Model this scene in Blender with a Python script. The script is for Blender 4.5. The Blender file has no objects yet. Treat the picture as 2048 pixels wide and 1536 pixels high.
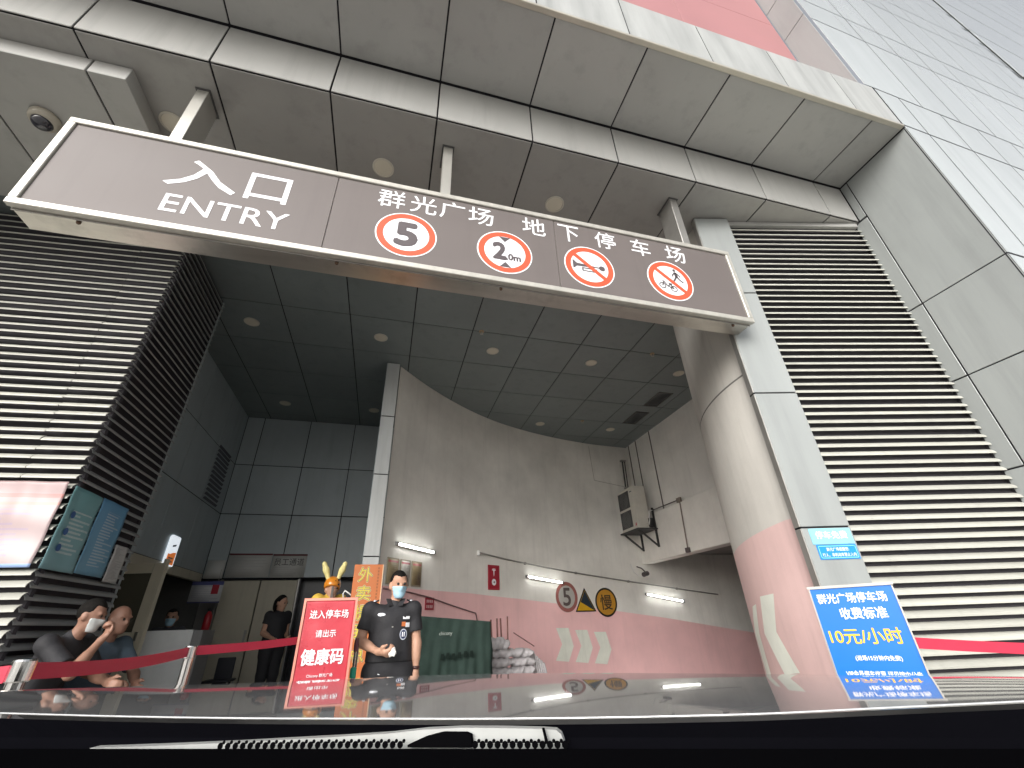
import bpy, bmesh, math, random
import numpy as np
from mathutils import Vector, Matrix
random.seed(7); np.random.seed(7)
SC = bpy.context.scene
COL = SC.collection
R = math.radians

# ------------------------------------------------------------------ camera
F_PX = 862.77                                   # focal length for a 2048 px wide frame
YAW, PIT, ROL = 0.281393, 0.508060, -0.0373639
EYE = Vector((0, 0, 1.25))
_f = Vector((math.sin(YAW)*math.cos(PIT), math.cos(YAW)*math.cos(PIT), math.sin(PIT)))
_r = Vector((math.cos(YAW), -math.sin(YAW), 0)); _u = _r.cross(_f)
_c, _s = math.cos(ROL), math.sin(ROL)
_r, _u = _c*_r + _s*_u, -_s*_r + _c*_u
cd = bpy.data.cameras.new('camera'); cam = bpy.data.objects.new('camera', cd); COL.objects.link(cam)
cd.sensor_width = 36; cd.sensor_fit = 'HORIZONTAL'; cd.lens = 36*F_PX/2048
cd.clip_start = 0.02; cd.clip_end = 600
cam.matrix_world = Matrix(((_r.x, _u.x, -_f.x, EYE.x), (_r.y, _u.y, -_f.y, EYE.y), (_r.z, _u.z, -_f.z, EYE.z), (0, 0, 0, 1)))
SC.camera = cam

# ------------------------------------------------------------------ sky, sun, exposure
SUN_EL, SUN_AZ = R(26), R(217)                  # azimuth measured from +Y towards +X: light comes from behind the car
w = bpy.data.worlds.new('World'); SC.world = w; w.use_nodes = True
nt = w.node_tree; bg = nt.nodes['Background']
sky = nt.nodes.new('ShaderNodeTexSky'); sky.sky_type = 'NISHITA'; sky.sun_disc = False
sky.sun_elevation = SUN_EL; sky.sun_rotation = SUN_AZ; sky.air_density = 1.0; sky.dust_density = 4.0; sky.ozone_density = 1.0
hs = nt.nodes.new('ShaderNodeHueSaturation'); hs.inputs['Saturation'].default_value = 0.22
nt.links.new(sky.outputs[0], hs.inputs['Color']); nt.links.new(hs.outputs[0], bg.inputs['Color'])
bg.inputs['Strength'].default_value = 0.15
sd = bpy.data.lights.new('sun', 'SUN'); sd.energy = 1.0; sd.angle = R(35); sd.color = (1, .97, .93)
so = bpy.data.objects.new('sun', sd); COL.objects.link(so)
sdir = Vector((math.sin(SUN_AZ)*math.cos(SUN_EL), math.cos(SUN_AZ)*math.cos(SUN_EL), math.sin(SUN_EL)))
so.rotation_euler = sdir.to_track_quat('Z', 'Y').to_euler(); so.location = (-4, -8, 20)
vs = SC.view_settings; vs.view_transform = 'Standard'; vs.look = 'None'; vs.gamma = 1.0; vs.exposure = 0.75
vs.use_curve_mapping = False
SC.cycles.use_denoising = True
SC.cycles.max_bounces = 10; SC.cycles.diffuse_bounces = 6; SC.cycles.glossy_bounces = 4
SC.cycles.sample_clamp_indirect = 6

# ------------------------------------------------------------------ survey helpers: sight lines onto known planes
def ray(x, y): x, y = float(x), float(y); return (x-1024)/F_PX*_r - (y-768)/F_PX*_u + _f
def onX(x, y, v): d = ray(x, y); return EYE + d*((v-EYE.x)/d.x)
def onY(x, y, v): d = ray(x, y); return EYE + d*((v-EYE.y)/d.y)
def onZ(x, y, v): d = ray(x, y); return EYE + d*((v-EYE.z)/d.z)
def onP(x, y, n, p): d = ray(x, y); n = Vector(n); return EYE + d*(n.dot(Vector(p)-EYE)/n.dot(d))

# ------------------------------------------------------------------ materials
MATS = {}
def M(name, col, rough=.5, metal=0.0, var=.08, scale=3.0, bump=0.0, bscale=60, stretch=(1,1,1), coat=0.0, rand=0.0, spec=.5, tint=None, stain=0.0):
    if name in MATS: return MATS[name]
    m = bpy.data.materials.new(name); m.use_nodes = True; t = m.node_tree; b = t.nodes['Principled BSDF']
    b.inputs['Roughness'].default_value = rough; b.inputs['Metallic'].default_value = metal
    b.inputs['Coat Weight'].default_value = coat; b.inputs['Coat Roughness'].default_value = .03
    b.inputs['Specular IOR Level'].default_value = spec
    tc = t.nodes.new('ShaderNodeTexCoord'); mp = t.nodes.new('ShaderNodeMapping'); mp.inputs['Scale'].default_value = stretch
    geo = t.nodes.new('ShaderNodeNewGeometry')
    t.links.new(geo.outputs['Position'], mp.inputs['Vector'])
    n = t.nodes.new('ShaderNodeTexNoise'); n.inputs['Scale'].default_value = scale; n.inputs['Detail'].default_value = 6; n.inputs['Roughness'].default_value = .6
    t.links.new(mp.outputs[0], n.inputs['Vector'])
    rp = t.nodes.new('ShaderNodeValToRGB'); e = rp.color_ramp.elements
    lo = [max(0, c*(1-var)) for c in col]; hi = [min(1, c*(1+var)) for c in col]
    if tint: lo = [a*b_ for a, b_ in zip(lo, tint)]
    e[0].position = .3; e[0].color = (*lo, 1); e[1].position = .7; e[1].color = (*hi, 1)
    t.links.new(n.outputs['Fac'], rp.inputs[0]); out = rp.outputs[0]
    if rand:
        oi = t.nodes.new('ShaderNodeObjectInfo'); mr = t.nodes.new('ShaderNodeMapRange')
        mr.inputs['To Min'].default_value = 1-rand; mr.inputs['To Max'].default_value = 1+rand
        t.links.new(oi.outputs['Random'], mr.inputs['Value'])
        hv = t.nodes.new('ShaderNodeHueSaturation'); t.links.new(mr.outputs[0], hv.inputs['Value']); t.links.new(out, hv.inputs['Color']); out = hv.outputs[0]
    if stain:                                                # run-off streaks and blotchy grime with shapes of their own
        for sc_, st_, lo_, amt in ((2.6, (2.2, 2.2, .16), .52, stain), (1.1, (1, 1, .8), .55, stain*.6), (9, (1, 1, 1), .66, stain*.8)):
            m2 = t.nodes.new('ShaderNodeMapping'); m2.inputs['Scale'].default_value = st_; m2.inputs['Location'].default_value = (sc_, 3.1*sc_, 0); t.links.new(geo.outputs['Position'], m2.inputs['Vector'])
            n4 = t.nodes.new('ShaderNodeTexNoise'); n4.inputs['Scale'].default_value = sc_; n4.inputs['Detail'].default_value = 8; n4.inputs['Roughness'].default_value = .65; t.links.new(m2.outputs[0], n4.inputs['Vector'])
            r4 = t.nodes.new('ShaderNodeMapRange'); r4.inputs['From Min'].default_value = lo_; r4.inputs['From Max'].default_value = lo_+.16; r4.inputs['To Min'].default_value = 1; r4.inputs['To Max'].default_value = 1-amt; t.links.new(n4.outputs['Fac'], r4.inputs['Value'])
            h4 = t.nodes.new('ShaderNodeHueSaturation'); t.links.new(r4.outputs[0], h4.inputs['Value']); t.links.new(out, h4.inputs['Color']); out = h4.outputs[0]
    t.links.new(out, b.inputs['Base Color'])
    rr = t.nodes.new('ShaderNodeMapRange'); rr.inputs['To Min'].default_value = max(0, rough*.85); rr.inputs['To Max'].default_value = min(1, rough*1.15)
    t.links.new(n.outputs['Fac'], rr.inputs['Value']); t.links.new(rr.outputs[0], b.inputs['Roughness'])
    if bump:
        n2 = t.nodes.new('ShaderNodeTexNoise'); n2.inputs['Scale'].default_value = bscale; n2.inputs['Detail'].default_value = 4
        t.links.new(mp.outputs[0], n2.inputs['Vector'])
        bp = t.nodes.new('ShaderNodeBump'); bp.inputs['Strength'].default_value = bump; bp.inputs['Distance'].default_value = .01
        t.links.new(n2.outputs['Fac'], bp.inputs['Height']); t.links.new(bp.outputs[0], b.inputs['Normal'])
    MATS[name] = m; return m
def EM(name, col, strength):
    if name in MATS: return MATS[name]
    m = bpy.data.materials.new(name); m.use_nodes = True; b = m.node_tree.nodes['Principled BSDF']
    b.inputs['Base Color'].default_value = (*col, 1); b.inputs['Emission Color'].default_value = (*col, 1); b.inputs['Emission Strength'].default_value = strength
    MATS[name] = m; return m

ALU = M('aluminium_panel', (.385, .385, .37), .42, .15, .05, 1.3, stretch=(1, 1, .35), rand=.05, stain=.10)
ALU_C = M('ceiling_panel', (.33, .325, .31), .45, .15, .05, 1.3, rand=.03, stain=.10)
ALU_CI = M('ceiling_panel_shaded', (.20, .23, .23), .45, .15, .06, 1.3, rand=.04, stain=.10)  # darker copy of the ceiling panel; indoor shade put into the colour
ALU_IN = M('aluminium_panel_inner', (.42, .475, .495), .45, .15, .06, 1.3, rand=.04, stain=.10)
ALU_F = M('fin_panel', (.50, .52, .515), .38, .12, .06, 1.6, stretch=(2, 2, .3), rand=.03, stain=.12)
ALU_L = M('pale_panel', (.30, .318, .314), .38, .12, .06, 1.6, stretch=(2, 2, .3), rand=.03, stain=.09)
GLASSW = M('white_glazed_panel', (.51, .545, .545), .12, 0, .07, .8, stretch=(2, 2, .25), rand=.05, coat=.6, stain=.07)
FASC = M('streaked_panel', (.37, .38, .37), .35, 0, .16, 2.2, stretch=(2.5, 2.5, .3), rand=.03, stain=.16)
DARK = M('dark_backing', (.045, .042, .05), .8)  # backing added behind slats; gap shade and windscreen veil put into the colour
GAP = M('joint_gap', (.012, .012, .016), .9)
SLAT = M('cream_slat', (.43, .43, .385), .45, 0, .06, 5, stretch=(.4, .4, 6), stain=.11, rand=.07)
SLAT_SHADED = M('cream_slat_shaded', (.30, .31, .31), .45, 0, .06, 5, stain=.11, rand=.07)  # darker copy of the cream slat; shade round the corner put into the colour
STEEL = M('brushed_steel', (.56, .53, .48), .30, .85, .10, 2.5, bump=.05, bscale=30, stretch=(.4, 3, 9), stain=.15)
STEEL_D = M('dull_steel', (.38, .37, .35), .42, .7, .12, 4)
CHROME = M('chrome', (.75, .74, .72), .10, 1.0, .03)
SIGNB = M('taupe_sign_face', (.130, .112, .107), .55, 0, .05, 1.2, stretch=(.6, 1, 2), stain=.06)
WHITE = M('white_vinyl', (.82, .83, .86), .5, 0, .04, 8)
WHITE_P = M('white_paint', (.72, .72, .70), .5, 0, .06, 6)
ORANGE_R = M('faded_red_ring', (.55, .085, .035), .5, 0, .06, 6)
GREYK = M('dark_grey_vinyl', (.085, .07, .075), .5, 0, .1, 8)
BLACK = M('black_plastic', (.012, .012, .014), .45)
BLACK_M = M('black_matt', (.0025, .0025, .003), .9, spec=0.0)
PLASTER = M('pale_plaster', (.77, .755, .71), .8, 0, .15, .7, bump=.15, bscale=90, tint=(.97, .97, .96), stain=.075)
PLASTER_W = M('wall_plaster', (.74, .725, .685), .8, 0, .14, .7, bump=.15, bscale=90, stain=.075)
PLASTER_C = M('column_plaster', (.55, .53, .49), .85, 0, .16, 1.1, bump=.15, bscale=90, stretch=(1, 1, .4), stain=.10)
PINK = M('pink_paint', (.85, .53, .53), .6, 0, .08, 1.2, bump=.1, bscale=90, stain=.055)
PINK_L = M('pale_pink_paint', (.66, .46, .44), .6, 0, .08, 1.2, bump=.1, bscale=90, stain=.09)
CHEV = M('off_white_paint', (.74, .76, .68), .6, 0, .07, 3, stain=.13)
PINKW = M('pink_cladding', (.36, .165, .17), .5, 0, .05, 1)
BEIGE = M('beige_door', (.56, .52, .41), .5, 0, .07, 3, stain=.12)
CONC = M('concrete', (.30, .29, .275), .85, 0, .2, 1.5, bump=.3, bscale=40)
ASPH = M('pale_paving', (.36, .35, .33), .85, 0, .18, 2, bump=.3, bscale=50)
LENS = M('cream_diffuser', (.62, .58, .48), .4, 0, .04)
TUBE = EM('lit_tube', (1, 1, .96), 17)
REDV = M('red_sign', (.36, .012, .03), .4, 0, .06)
REDB = M('red_banner', (.46, .04, .058), .28, 0, .05, 6, bump=.25, bscale=9)
BELT = M('red_belt', (.50, .025, .06), .55, 0, .05, 20, bump=.15, bscale=300)
BLUE = M('blue_sign', (.0, .145, .56), .35, 0, .04)
BLUE_L = M('pale_cyan_plate', (.25, .62, .78), .35, 0, .05)
BLUE_M = M('mid_blue_plate', (.015, .25, .66), .35, 0, .05)
YEL = M('yellow_lettering', (.85, .48, .02), .45)
YEL_S = M('sign_yellow', (.62, .36, .015), .45)
AMB = M('sign_amber', (.50, .25, .03), .45, 0, .1, 6)
ORB = M('orange_board', (.46, .135, .034), .5, 0, .06, 3)
ORB_Y = M('board_yellow', (.60, .48, .06), .5)
TARP = M('green_tarp', (.026, .044, .037), .8, 0, .2, 5, bump=.5, bscale=12, spec=.15)
BAG = M('woven_sack', (.50, .48, .49), .75, 0, .12, 12, bump=.6, bscale=26)
WOOD = M('dark_red_wood', (.13, .045, .035), .5, 0, .2, 10)
PAPER = M('paper', (.62, .61, .58), .6, 0, .05, 5)
CARP = M('car_paint', (.17, .172, .175), .035, 0, .03, 3, coat=0, spec=.22, stain=.10)
SKIN = M('skin', (.44, .25, .17), .55, 0, .08, 30)
SKIN3 = M('skin_shaded', (.27, .145, .10), .55, 0, .08, 30)  # skin darkened in the colour so the seated man looks shaded
SKIN2 = M('skin_shaded_deep', (.24, .125, .085), .55, 0, .08, 30)  # skin darkened further; shade on the bald sitter put into the colour
HAIR = M('black_hair', (.008, .007, .006), .75, 0, .3, 60, bump=.6, bscale=200, spec=.15)
UNI = M('black_uniform', (.015, .015, .018), .75, 0, .2, 14, bump=.5, bscale=25)
TROU = M('black_trousers', (.014, .014, .017), .8, 0, .2, 14, bump=.4, bscale=22)
MASKB = M('blue_mask', (.36, .56, .68), .7, 0, .05, 30, bump=.3, bscale=80)
MASKW = M('white_mask', (.46, .48, .47), .7, 0, .05, 30, bump=.3, bscale=80)
GOLD = M('gold_trim', (.55, .36, .04), .4, .3)
EYEM = M('eye_dark', (.02, .015, .012), .3)

# ------------------------------------------------------------------ mesh building
class MB:
    def __init__(s): s.v = []; s.f = []; s.m = []
    def add(s, vs_, fs, mi=0):
        o = len(s.v); s.v += [tuple(p) for p in vs_]; s.f += [tuple(i+o for i in f) for f in fs]; s.m += [mi]*len(fs); return s
    def box(s, x0, x1, y0, y1, z0, z1, mi=0):
        return s.add([(x, y, z) for z in (z0, z1) for y in (y0, y1) for x in (x0, x1)], [(0,2,3,1),(4,5,7,6),(0,1,5,4),(2,6,7,3),(0,4,6,2),(1,3,7,5)], mi)
    def obox(s, c, a, b, d, mi=0):               # centre and three half vectors
        c, a, b, d = Vector(c), Vector(a), Vector(b), Vector(d)
        if a.cross(b).dot(d) < 0: a = -a
        return s.add([c+i*a+j*b+k*d for k in (-1,1) for j in (-1,1) for i in (-1,1)], [(0,2,3,1),(4,5,7,6),(0,1,5,4),(2,6,7,3),(0,4,6,2),(1,3,7,5)], mi)
    def bar(s, p, q, w_, h_, up=(0,0,1), mi=0):
        p, q = Vector(p), Vector(q); d = (q-p)/2; a = d.normalized(); u = Vector(up)
        l = a.cross(u)
        if l.length < 1e-4: u = Vector((1,0,0)); l = a.cross(u)
        l.normalize(); u = l.cross(a)
        return s.obox((p+q)/2, d, l*w_/2, u*h_/2, mi)
    def tube(s, pts, r, n=10, mi=0, caps=True):
        pts = [Vector(p) for p in pts]; k = len(pts); rr = r if isinstance(r, (list, tuple)) else [r]*k
        vs_ = []; prev = None
        for i, p in enumerate(pts):
            t = (pts[min(i+1, k-1)]-pts[max(i-1, 0)]).normalized()
            if prev is None:
                a = t.orthogonal().normalized()
            else:
                a = (prev - t*prev.dot(t)).normalized()
            prev = a; b = t.cross(a)
            vs_ += [p + (a*math.cos(2*math.pi*j/n)+b*math.sin(2*math.pi*j/n))*rr[i] for j in range(n)]
        fs = [(i*n+j, i*n+(j+1) % n, (i+1)*n+(j+1) % n, (i+1)*n+j) for i in range(k-1) for j in range(n)]
        if caps: fs += [tuple(range(n-1, -1, -1)), tuple((k-1)*n+j for j in range(n))]
        return s.add(vs_, fs, mi)
    def lathe(s, prof, c=(0,0,0), ax=(0,0,1), n=24, mi=0):   # prof: (radius, height)
        c = Vector(c); ax = Vector(ax).normalized(); a = ax.orthogonal().normalized(); b = ax.cross(a)
        vs_ = [c + ax*h + (a*math.cos(2*math.pi*j/n)+b*math.sin(2*math.pi*j/n))*r for r, h in prof for j in range(n)]
        k = len(prof); fs = [(i*n+j, i*n+(j+1) % n, (i+1)*n+(j+1) % n, (i+1)*n+j) for i in range(k-1) for j in range(n)]
        fs += [tuple(range(n-1, -1, -1)), tuple((k-1)*n+j for j in range(n))]
        return s.add(vs_, fs, mi)
    def prism(s, poly, o, u, v, d, mi=0):        # 2D polygon in plane (o; u, v), pushed out by vector d
        o, u, v, d = Vector(o), Vector(u), Vector(v), Vector(d); n = len(poly)
        base = [o+u*x+v*y for x, y in poly]; top = [p+d for p in base]
        fs = [tuple(range(n-1, -1, -1)), tuple(range(n, 2*n))] + [(i, (i+1) % n, n+(i+1) % n, n+i) for i in range(n)]
        return s.add(base+top, fs, mi)
    def mesh(s, name, mats, bevel=0, smooth=False, fix=False):
        me = bpy.data.meshes.new(name); me.from_pydata(s.v, [], s.f)
        for m in (mats if isinstance(mats, (list, tuple)) else [mats]): me.materials.append(m)
        me.polygons.foreach_set('material_index', s.m)
        if bevel or fix:
            b = bmesh.new(); b.from_mesh(me)
            if fix: bmesh.ops.remove_doubles(b, verts=b.verts, dist=1e-5)
            bmesh.ops.recalc_face_normals(b, faces=b.faces)
            if bevel: bmesh.ops.bevel(b, geom=list(b.edges), offset=bevel, segments=1, affect='EDGES', profile=.5)
            b.to_mesh(me); b.free()
        if smooth: me.polygons.foreach_set('use_smooth', [True]*len(me.polygons))
        me.update(); return me
def link(name, me, parent=None, mw=None):
    o = bpy.data.objects.new(name, me); COL.objects.link(o)
    if mw is not None: o.matrix_basis = mw
    if parent is not None:
        o.parent = parent; o.matrix_parent_inverse = parent_world(parent).inverted()
    return o
def parent_world(o):
    return o.matrix_basis.copy() if o.parent is None else parent_world(o.parent) @ o.matrix_parent_inverse @ o.matrix_basis
def put(name, mb, mats, parent=None, bevel=0, smooth=False, fix=False): return link(name, mb.mesh(name, mats, bevel, smooth, fix), parent)
def tag(o, label=None, cat=None, group=None, kind=None):
    if label: o['label'] = label
    if cat: o['category'] = cat
    if group: o['group'] = group
    if kind: o['kind'] = kind
    return o
def thing(name, label, cat, loc=(0,0,0), group=None, kind=None):
    o = bpy.data.objects.new(name, None); COL.objects.link(o); o.empty_display_size = .1
    o.matrix_basis = Matrix.Translation(Vector(loc)); return tag(o, label, cat, group, kind)
def frame(o, u, v):
    u = Vector(u).normalized(); v = Vector(v); v = (v-u*v.dot(u)).normalized(); n = u.cross(v)
    return Matrix(((u.x, v.x, n.x, o[0]), (u.y, v.y, n.y, o[1]), (u.z, v.z, n.z, o[2]), (0,0,0,1)))
PC = {}
def panel(parent, o, u, v, w_, h_, mat, gap=.016, t=.012, name='panel', bevel=.003):
    """a cladding panel w_ x h_ whose face starts at corner o and spans u, v; the face looks along u x v"""
    key = (round(w_, 3), round(h_, 3), mat.name, gap, t, bevel)
    if key not in PC:
        PC[key] = MB().box(gap/2, w_-gap/2, gap/2, h_-gap/2, -t, 0).mesh(name, mat, bevel)
    return link(name, PC[key], parent, frame(o, u, v))
def text(parent, body, o, u, v, mat, w_=None, h_=None, bold=0.0, align='C', lift=.0015, thick=.001, name='lettering', spacing=1.0, italic=0.0):
    """flat lettering; o is the centre (or left middle) of its box in the plane u, v; scaled to w_ x h_"""
    c = bpy.data.curves.new('lettering', 'FONT'); c.body = body; c.size = 1; c.space_character = spacing; c.resolution_u = 3; c.shear = italic
    t = bpy.data.objects.new('lettering', c); COL.objects.link(t); bpy.context.view_layer.update()
    me = bpy.data.meshes.new_from_object(t.evaluated_get(bpy.context.evaluated_depsgraph_get()))
    bpy.data.objects.remove(t); bpy.data.curves.remove(c)
    co = np.zeros(len(me.vertices)*3); me.vertices.foreach_get('co', co); co = co.reshape(-1, 3)
    lo, hi = co.min(0), co.max(0); sz = hi-lo
    sx = w_/sz[0] if w_ else None; sy = h_/sz[1] if h_ else None
    sx = sx or sy; sy = sy or sx
    co[:, 0] = (co[:, 0]-(lo[0] if align == 'L' else (lo[0]+hi[0])/2))*sx; co[:, 1] = (co[:, 1]-(lo[1]+hi[1])/2)*sy; co[:, 2] = 0
    if bold > 0:                                             # heavier strokes: shifted copies, each a hair prouder
        polys = [tuple(p.vertices) for p in me.polygons]; bx_, by_ = bold*.75*sx, bold*.75*sy; vs2, fs2 = [], []
        for q, (ax_, ay_) in enumerate(((0, 0), (1, 0), (-1, 0), (0, 1), (0, -1), (.7, .7), (-.7, .7), (.7, -.7), (-.7, -.7))):
            b0 = len(vs2); vs2 += [(x+ax_*bx_, y+ay_*by_, .00012*q) for x, y, z in co]; fs2 += [tuple(i+b0 for i in p) for p in polys]
        me = bpy.data.meshes.new('lettering'); me.from_pydata(vs2, [], fs2)
    else: me.vertices.foreach_set('co', co.ravel())
    me.materials.clear(); me.materials.append(mat); me.update()
    mw = frame(o, u, v); mw = mw @ Matrix.Translation((0, 0, lift))
    return link(name, me, parent, mw)
def shape(parent, name, polys, o, u, v, mat, lift=.002, d=.001, bevel=0):
    u = Vector(u).normalized(); v = Vector(v).normalized(); n = u.cross(v); mb = MB()
    for p in polys: mb.prism(p, Vector(o)+n*lift, u, v, n*d)
    return put(name, mb, mat, parent, fix=False, bevel=bevel)
def circle(r, n=40, cx=0, cy=0, sx=1): return [(cx+r*sx*math.cos(2*math.pi*i/n), cy+r*math.sin(2*math.pi*i/n)) for i in range(n)]
def ringmesh(parent, name, r0, r1, o, u, v, mat, lift, d=.001, n=48):
    u = Vector(u).normalized(); v = Vector(v).normalized(); nn = u.cross(v); mb = MB()
    for i in range(n):
        a, b = 2*math.pi*i/n, 2*math.pi*(i+1)/n
        mb.prism([(r0*math.cos(a), r0*math.sin(a)), (r1*math.cos(a), r1*math.sin(a)), (r1*math.cos(b), r1*math.sin(b)), (r0*math.cos(b), r0*math.sin(b))], Vector(o)+nn*lift, u, v, nn*d)
    return put(name, mb, mat, parent)
def print_mat(name, base, ink, rows, seed=0, band=None, v0=.06, v1=.94, dens=.75, base2=None, rough=.5, u0=.08, u1=.92, fill=.5):
    """paper with rows of small unreadable print: procedural, in UV space"""
    m = bpy.data.materials.new(name); m.use_nodes = True; t = m.node_tree; L = t.links; b = t.nodes['Principled BSDF']; b.inputs['Roughness'].default_value = rough
    uv = t.nodes.new('ShaderNodeTexCoord'); sp = t.nodes.new('ShaderNodeSeparateXYZ'); L.new(uv.outputs['UV'], sp.inputs[0])
    def mth(op, a, b_=None):
        n = t.nodes.new('ShaderNodeMath'); n.operation = op
        for i, x in enumerate((a, b_)):
            if x is None: continue
            if isinstance(x, (int, float)): n.inputs[i].default_value = x
            else: L.new(x, n.inputs[i])
        return n.outputs[0]
    U, V = sp.outputs[0], sp.outputs[1]
    vr = mth('MULTIPLY', V, rows); row = mth('FLOOR', vr); fr = mth('FRACT', vr)
    wn = t.nodes.new('ShaderNodeTexWhiteNoise'); wn.noise_dimensions = '1D'; L.new(mth('ADD', row, seed), wn.inputs['W'])
    end = mth('ADD', u0+.25, mth('MULTIPLY', wn.outputs['Value'], u1-u0-.2))
    k = mth('MULTIPLY', mth('LESS_THAN', fr, fill), mth('MULTIPLY', mth('GREATER_THAN', U, u0), mth('LESS_THAN', U, mth('MINIMUM', end, u1))))
    k = mth('MULTIPLY', k, mth('MULTIPLY', mth('GREATER_THAN', V, v0), mth('LESS_THAN', V, v1)))
    nz = t.nodes.new('ShaderNodeTexNoise'); nz.inputs['Scale'].default_value = rows*3; L.new(uv.outputs['UV'], nz.inputs['Vector'])
    k = mth('MULTIPLY', k, mth('MULTIPLY', nz.outputs['Fac'], dens*1.5))
    g = t.nodes.new('ShaderNodeMix'); g.data_type = 'RGBA'; g.inputs[6].default_value = (*base, 1); g.inputs[7].default_value = (*(base2 or base), 1)
    n3 = t.nodes.new('ShaderNodeTexNoise'); n3.inputs['Scale'].default_value = 3; L.new(uv.outputs['UV'], n3.inputs['Vector'])
    L.new(mth('ADD', mth('MULTIPLY', V, .6), mth('MULTIPLY', n3.outputs['Fac'], .5)), g.inputs[0])
    x = t.nodes.new('ShaderNodeMix'); x.data_type = 'RGBA'; L.new(k, x.inputs[0]); L.new(g.outputs[2], x.inputs[6]); x.inputs[7].default_value = (*ink, 1); out = x.outputs[2]
    if band:
        for (b0, b1, bc) in band:
            kk = mth('MULTIPLY', mth('GREATER_THAN', V, b0), mth('LESS_THAN', V, b1))
            y = t.nodes.new('ShaderNodeMix'); y.data_type = 'RGBA'; L.new(kk, y.inputs[0]); L.new(out, y.inputs[6]); y.inputs[7].default_value = (*bc, 1); out = y.outputs[2]
    L.new(out, b.inputs['Base Color']); return m
def sheet(parent, name, o, u, v, w_, h_, mat, wave=0.0, t=.002, nx=10, ny=12, lift=.004, seed=0, world=False):
    """a sheet of paper or vinyl with a front, a back and UVs; o is the lower left corner"""
    u = Vector(u).normalized(); v = Vector(v).normalized(); n = u.cross(v); o = Vector(o); rnd = random.Random(seed)
    ph = [rnd.uniform(0, 6.28) for _ in range(4)]
    me = bpy.data.meshes.new(name); vs_ = []; fs = []; uvs = []
    for side in (1, 0):
        for j in range(ny+1):
            for i in range(nx+1):
                a, b = i/nx, j/ny
                z = wave*(math.sin(a*9+b*3+ph[0])*.5+math.sin(b*13+ph[1]+a*2)*.5+math.sin(a*17+ph[2])*.25)
                vs_.append(o+u*(a*w_)+v*(b*h_)+n*(lift+z+(t if side else 0))); uvs.append((a, b))
    k = (nx+1)*(ny+1)
    for j in range(ny):
        for i in range(nx):
            q = j*(nx+1)+i; f = (q, q+1, q+nx+2, q+nx+1); fs.append(f); fs.append(tuple(k+x for x in reversed(f)))
    edge = [i for i in range(nx+1)] + [(nx+1)*j+nx for j in range(1, ny+1)] + [ny*(nx+1)+i for i in range(nx-1, -1, -1)] + [(nx+1)*j for j in range(ny-1, 0, -1)]
    for a, b in zip(edge, edge[1:]+edge[:1]): fs.append((b, a, a+k, b+k))
    me.from_pydata(vs_, [], fs); me.materials.append(mat); ul = me.uv_layers.new()
    for lp in me.loops: ul.data[lp.index].uv = uvs[lp.vertex_index]
    me.polygons.foreach_set('use_smooth', [True]*len(me.polygons)); me.update()
    return link(name, me, parent)

X_, Y_, Z_ = Vector((1,0,0)), Vector((0,1,0)), Vector((0,0,1))
ZC, ZU = 5.68, 6.33                     # lower and upper soffit heights
J0 = 0.06                               # panel joints run at J0 + k metres

# ================================================================== the setting
g = MB()
for x0, x1, y0, y1 in ((-150, 150, -150, 5.9), (-150, 2.0, 5.9, 10.9), (-150, 150, 10.9, 150), (16, 150, 5.9, 10.9)):
    g.add([(x0, y0, 0), (x1, y0, 0), (x1, y1, 0), (x0, y1, 0)], [(0, 1, 2, 3)])
tag(put('ground', g, ASPH), kind='structure')
g = MB(); xs = [2, 3, 4, 6, 8, 10, 16]; zz = lambda x: -.95*max(0, min(1, (x-2)/8))
for a, b in zip(xs, xs[1:]):
    g.add([(a, 5.9, zz(a)), (b, 5.9, zz(b)), (b, 10.9, zz(b)), (a, 10.9, zz(a))], [(0, 1, 2, 3)])
    g.add([(a, 5.9, zz(a)), (b, 5.9, zz(b)), (b, 5.9, 0), (a, 5.9, 0)], [(0, 3, 2, 1)])
g.add([(16, 5.9, zz(16)), (16, 10.9, zz(16)), (16, 10.9, 0), (16, 5.9, 0)], [(0, 1, 2, 3)])
tag(put('ramp', g, CONC), kind='structure')
pv = thing('pavement', None, None, (-5, 6, 0), kind='structure')
put('slab', MB().box(-9, -.92, 1.9, 10.4, -.05, .2), CONC, pv, bevel=.01)
for i in range(17):
    y0 = 1.9+i*.5; put('kerbstone', MB().box(-.915, -.75, y0+.004, y0+.496, -.05, .205), CONC, pv, bevel=.012)

# ---- upper soffit, step and ceiling
sf = thing('soffit', None, None, (0, 2, ZU), kind='structure')
put('backing', MB().box(-7, 5.60, 1.675, 2.62, ZU+.014, ZU+.08), GAP, sf)
for k in range(-7, 6):
    x0 = J0+k; x1 = min(x0+1, 5.52)
    panel(sf, (x0, 2.52, ZU), X_, -Y_, x1-x0, 2.52-1.67, ALU)
st = thing('step_band', None, None, (0, 2.53, ZC), kind='structure')
put('backing', MB().box(-7, 5.52, 2.56, 2.62, ZC+.02, ZU+.02), GAP, st)
for k in range(-7, 6):
    x0 = J0+k; x1 = min(x0+1, 5.52)
    panel(st, (x0, 2.53, ZC), X_, Z_, x1-x0, ZU-ZC-.004, ALU)
ce = thing('ceiling', None, None, (0, 6, ZC), kind='structure')
put('backing', MB().box(-7, 6.5, 2.62, 10.95, ZC+.02, ZC+.08), GAP, ce)
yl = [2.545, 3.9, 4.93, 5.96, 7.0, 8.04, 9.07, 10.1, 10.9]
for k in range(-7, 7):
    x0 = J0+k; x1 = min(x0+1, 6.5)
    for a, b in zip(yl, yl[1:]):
        panel(ce, (x0, b, ZC), X_, -Y_, x1-x0, b-a, ALU_C if b < 4 else ALU_CI)
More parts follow.
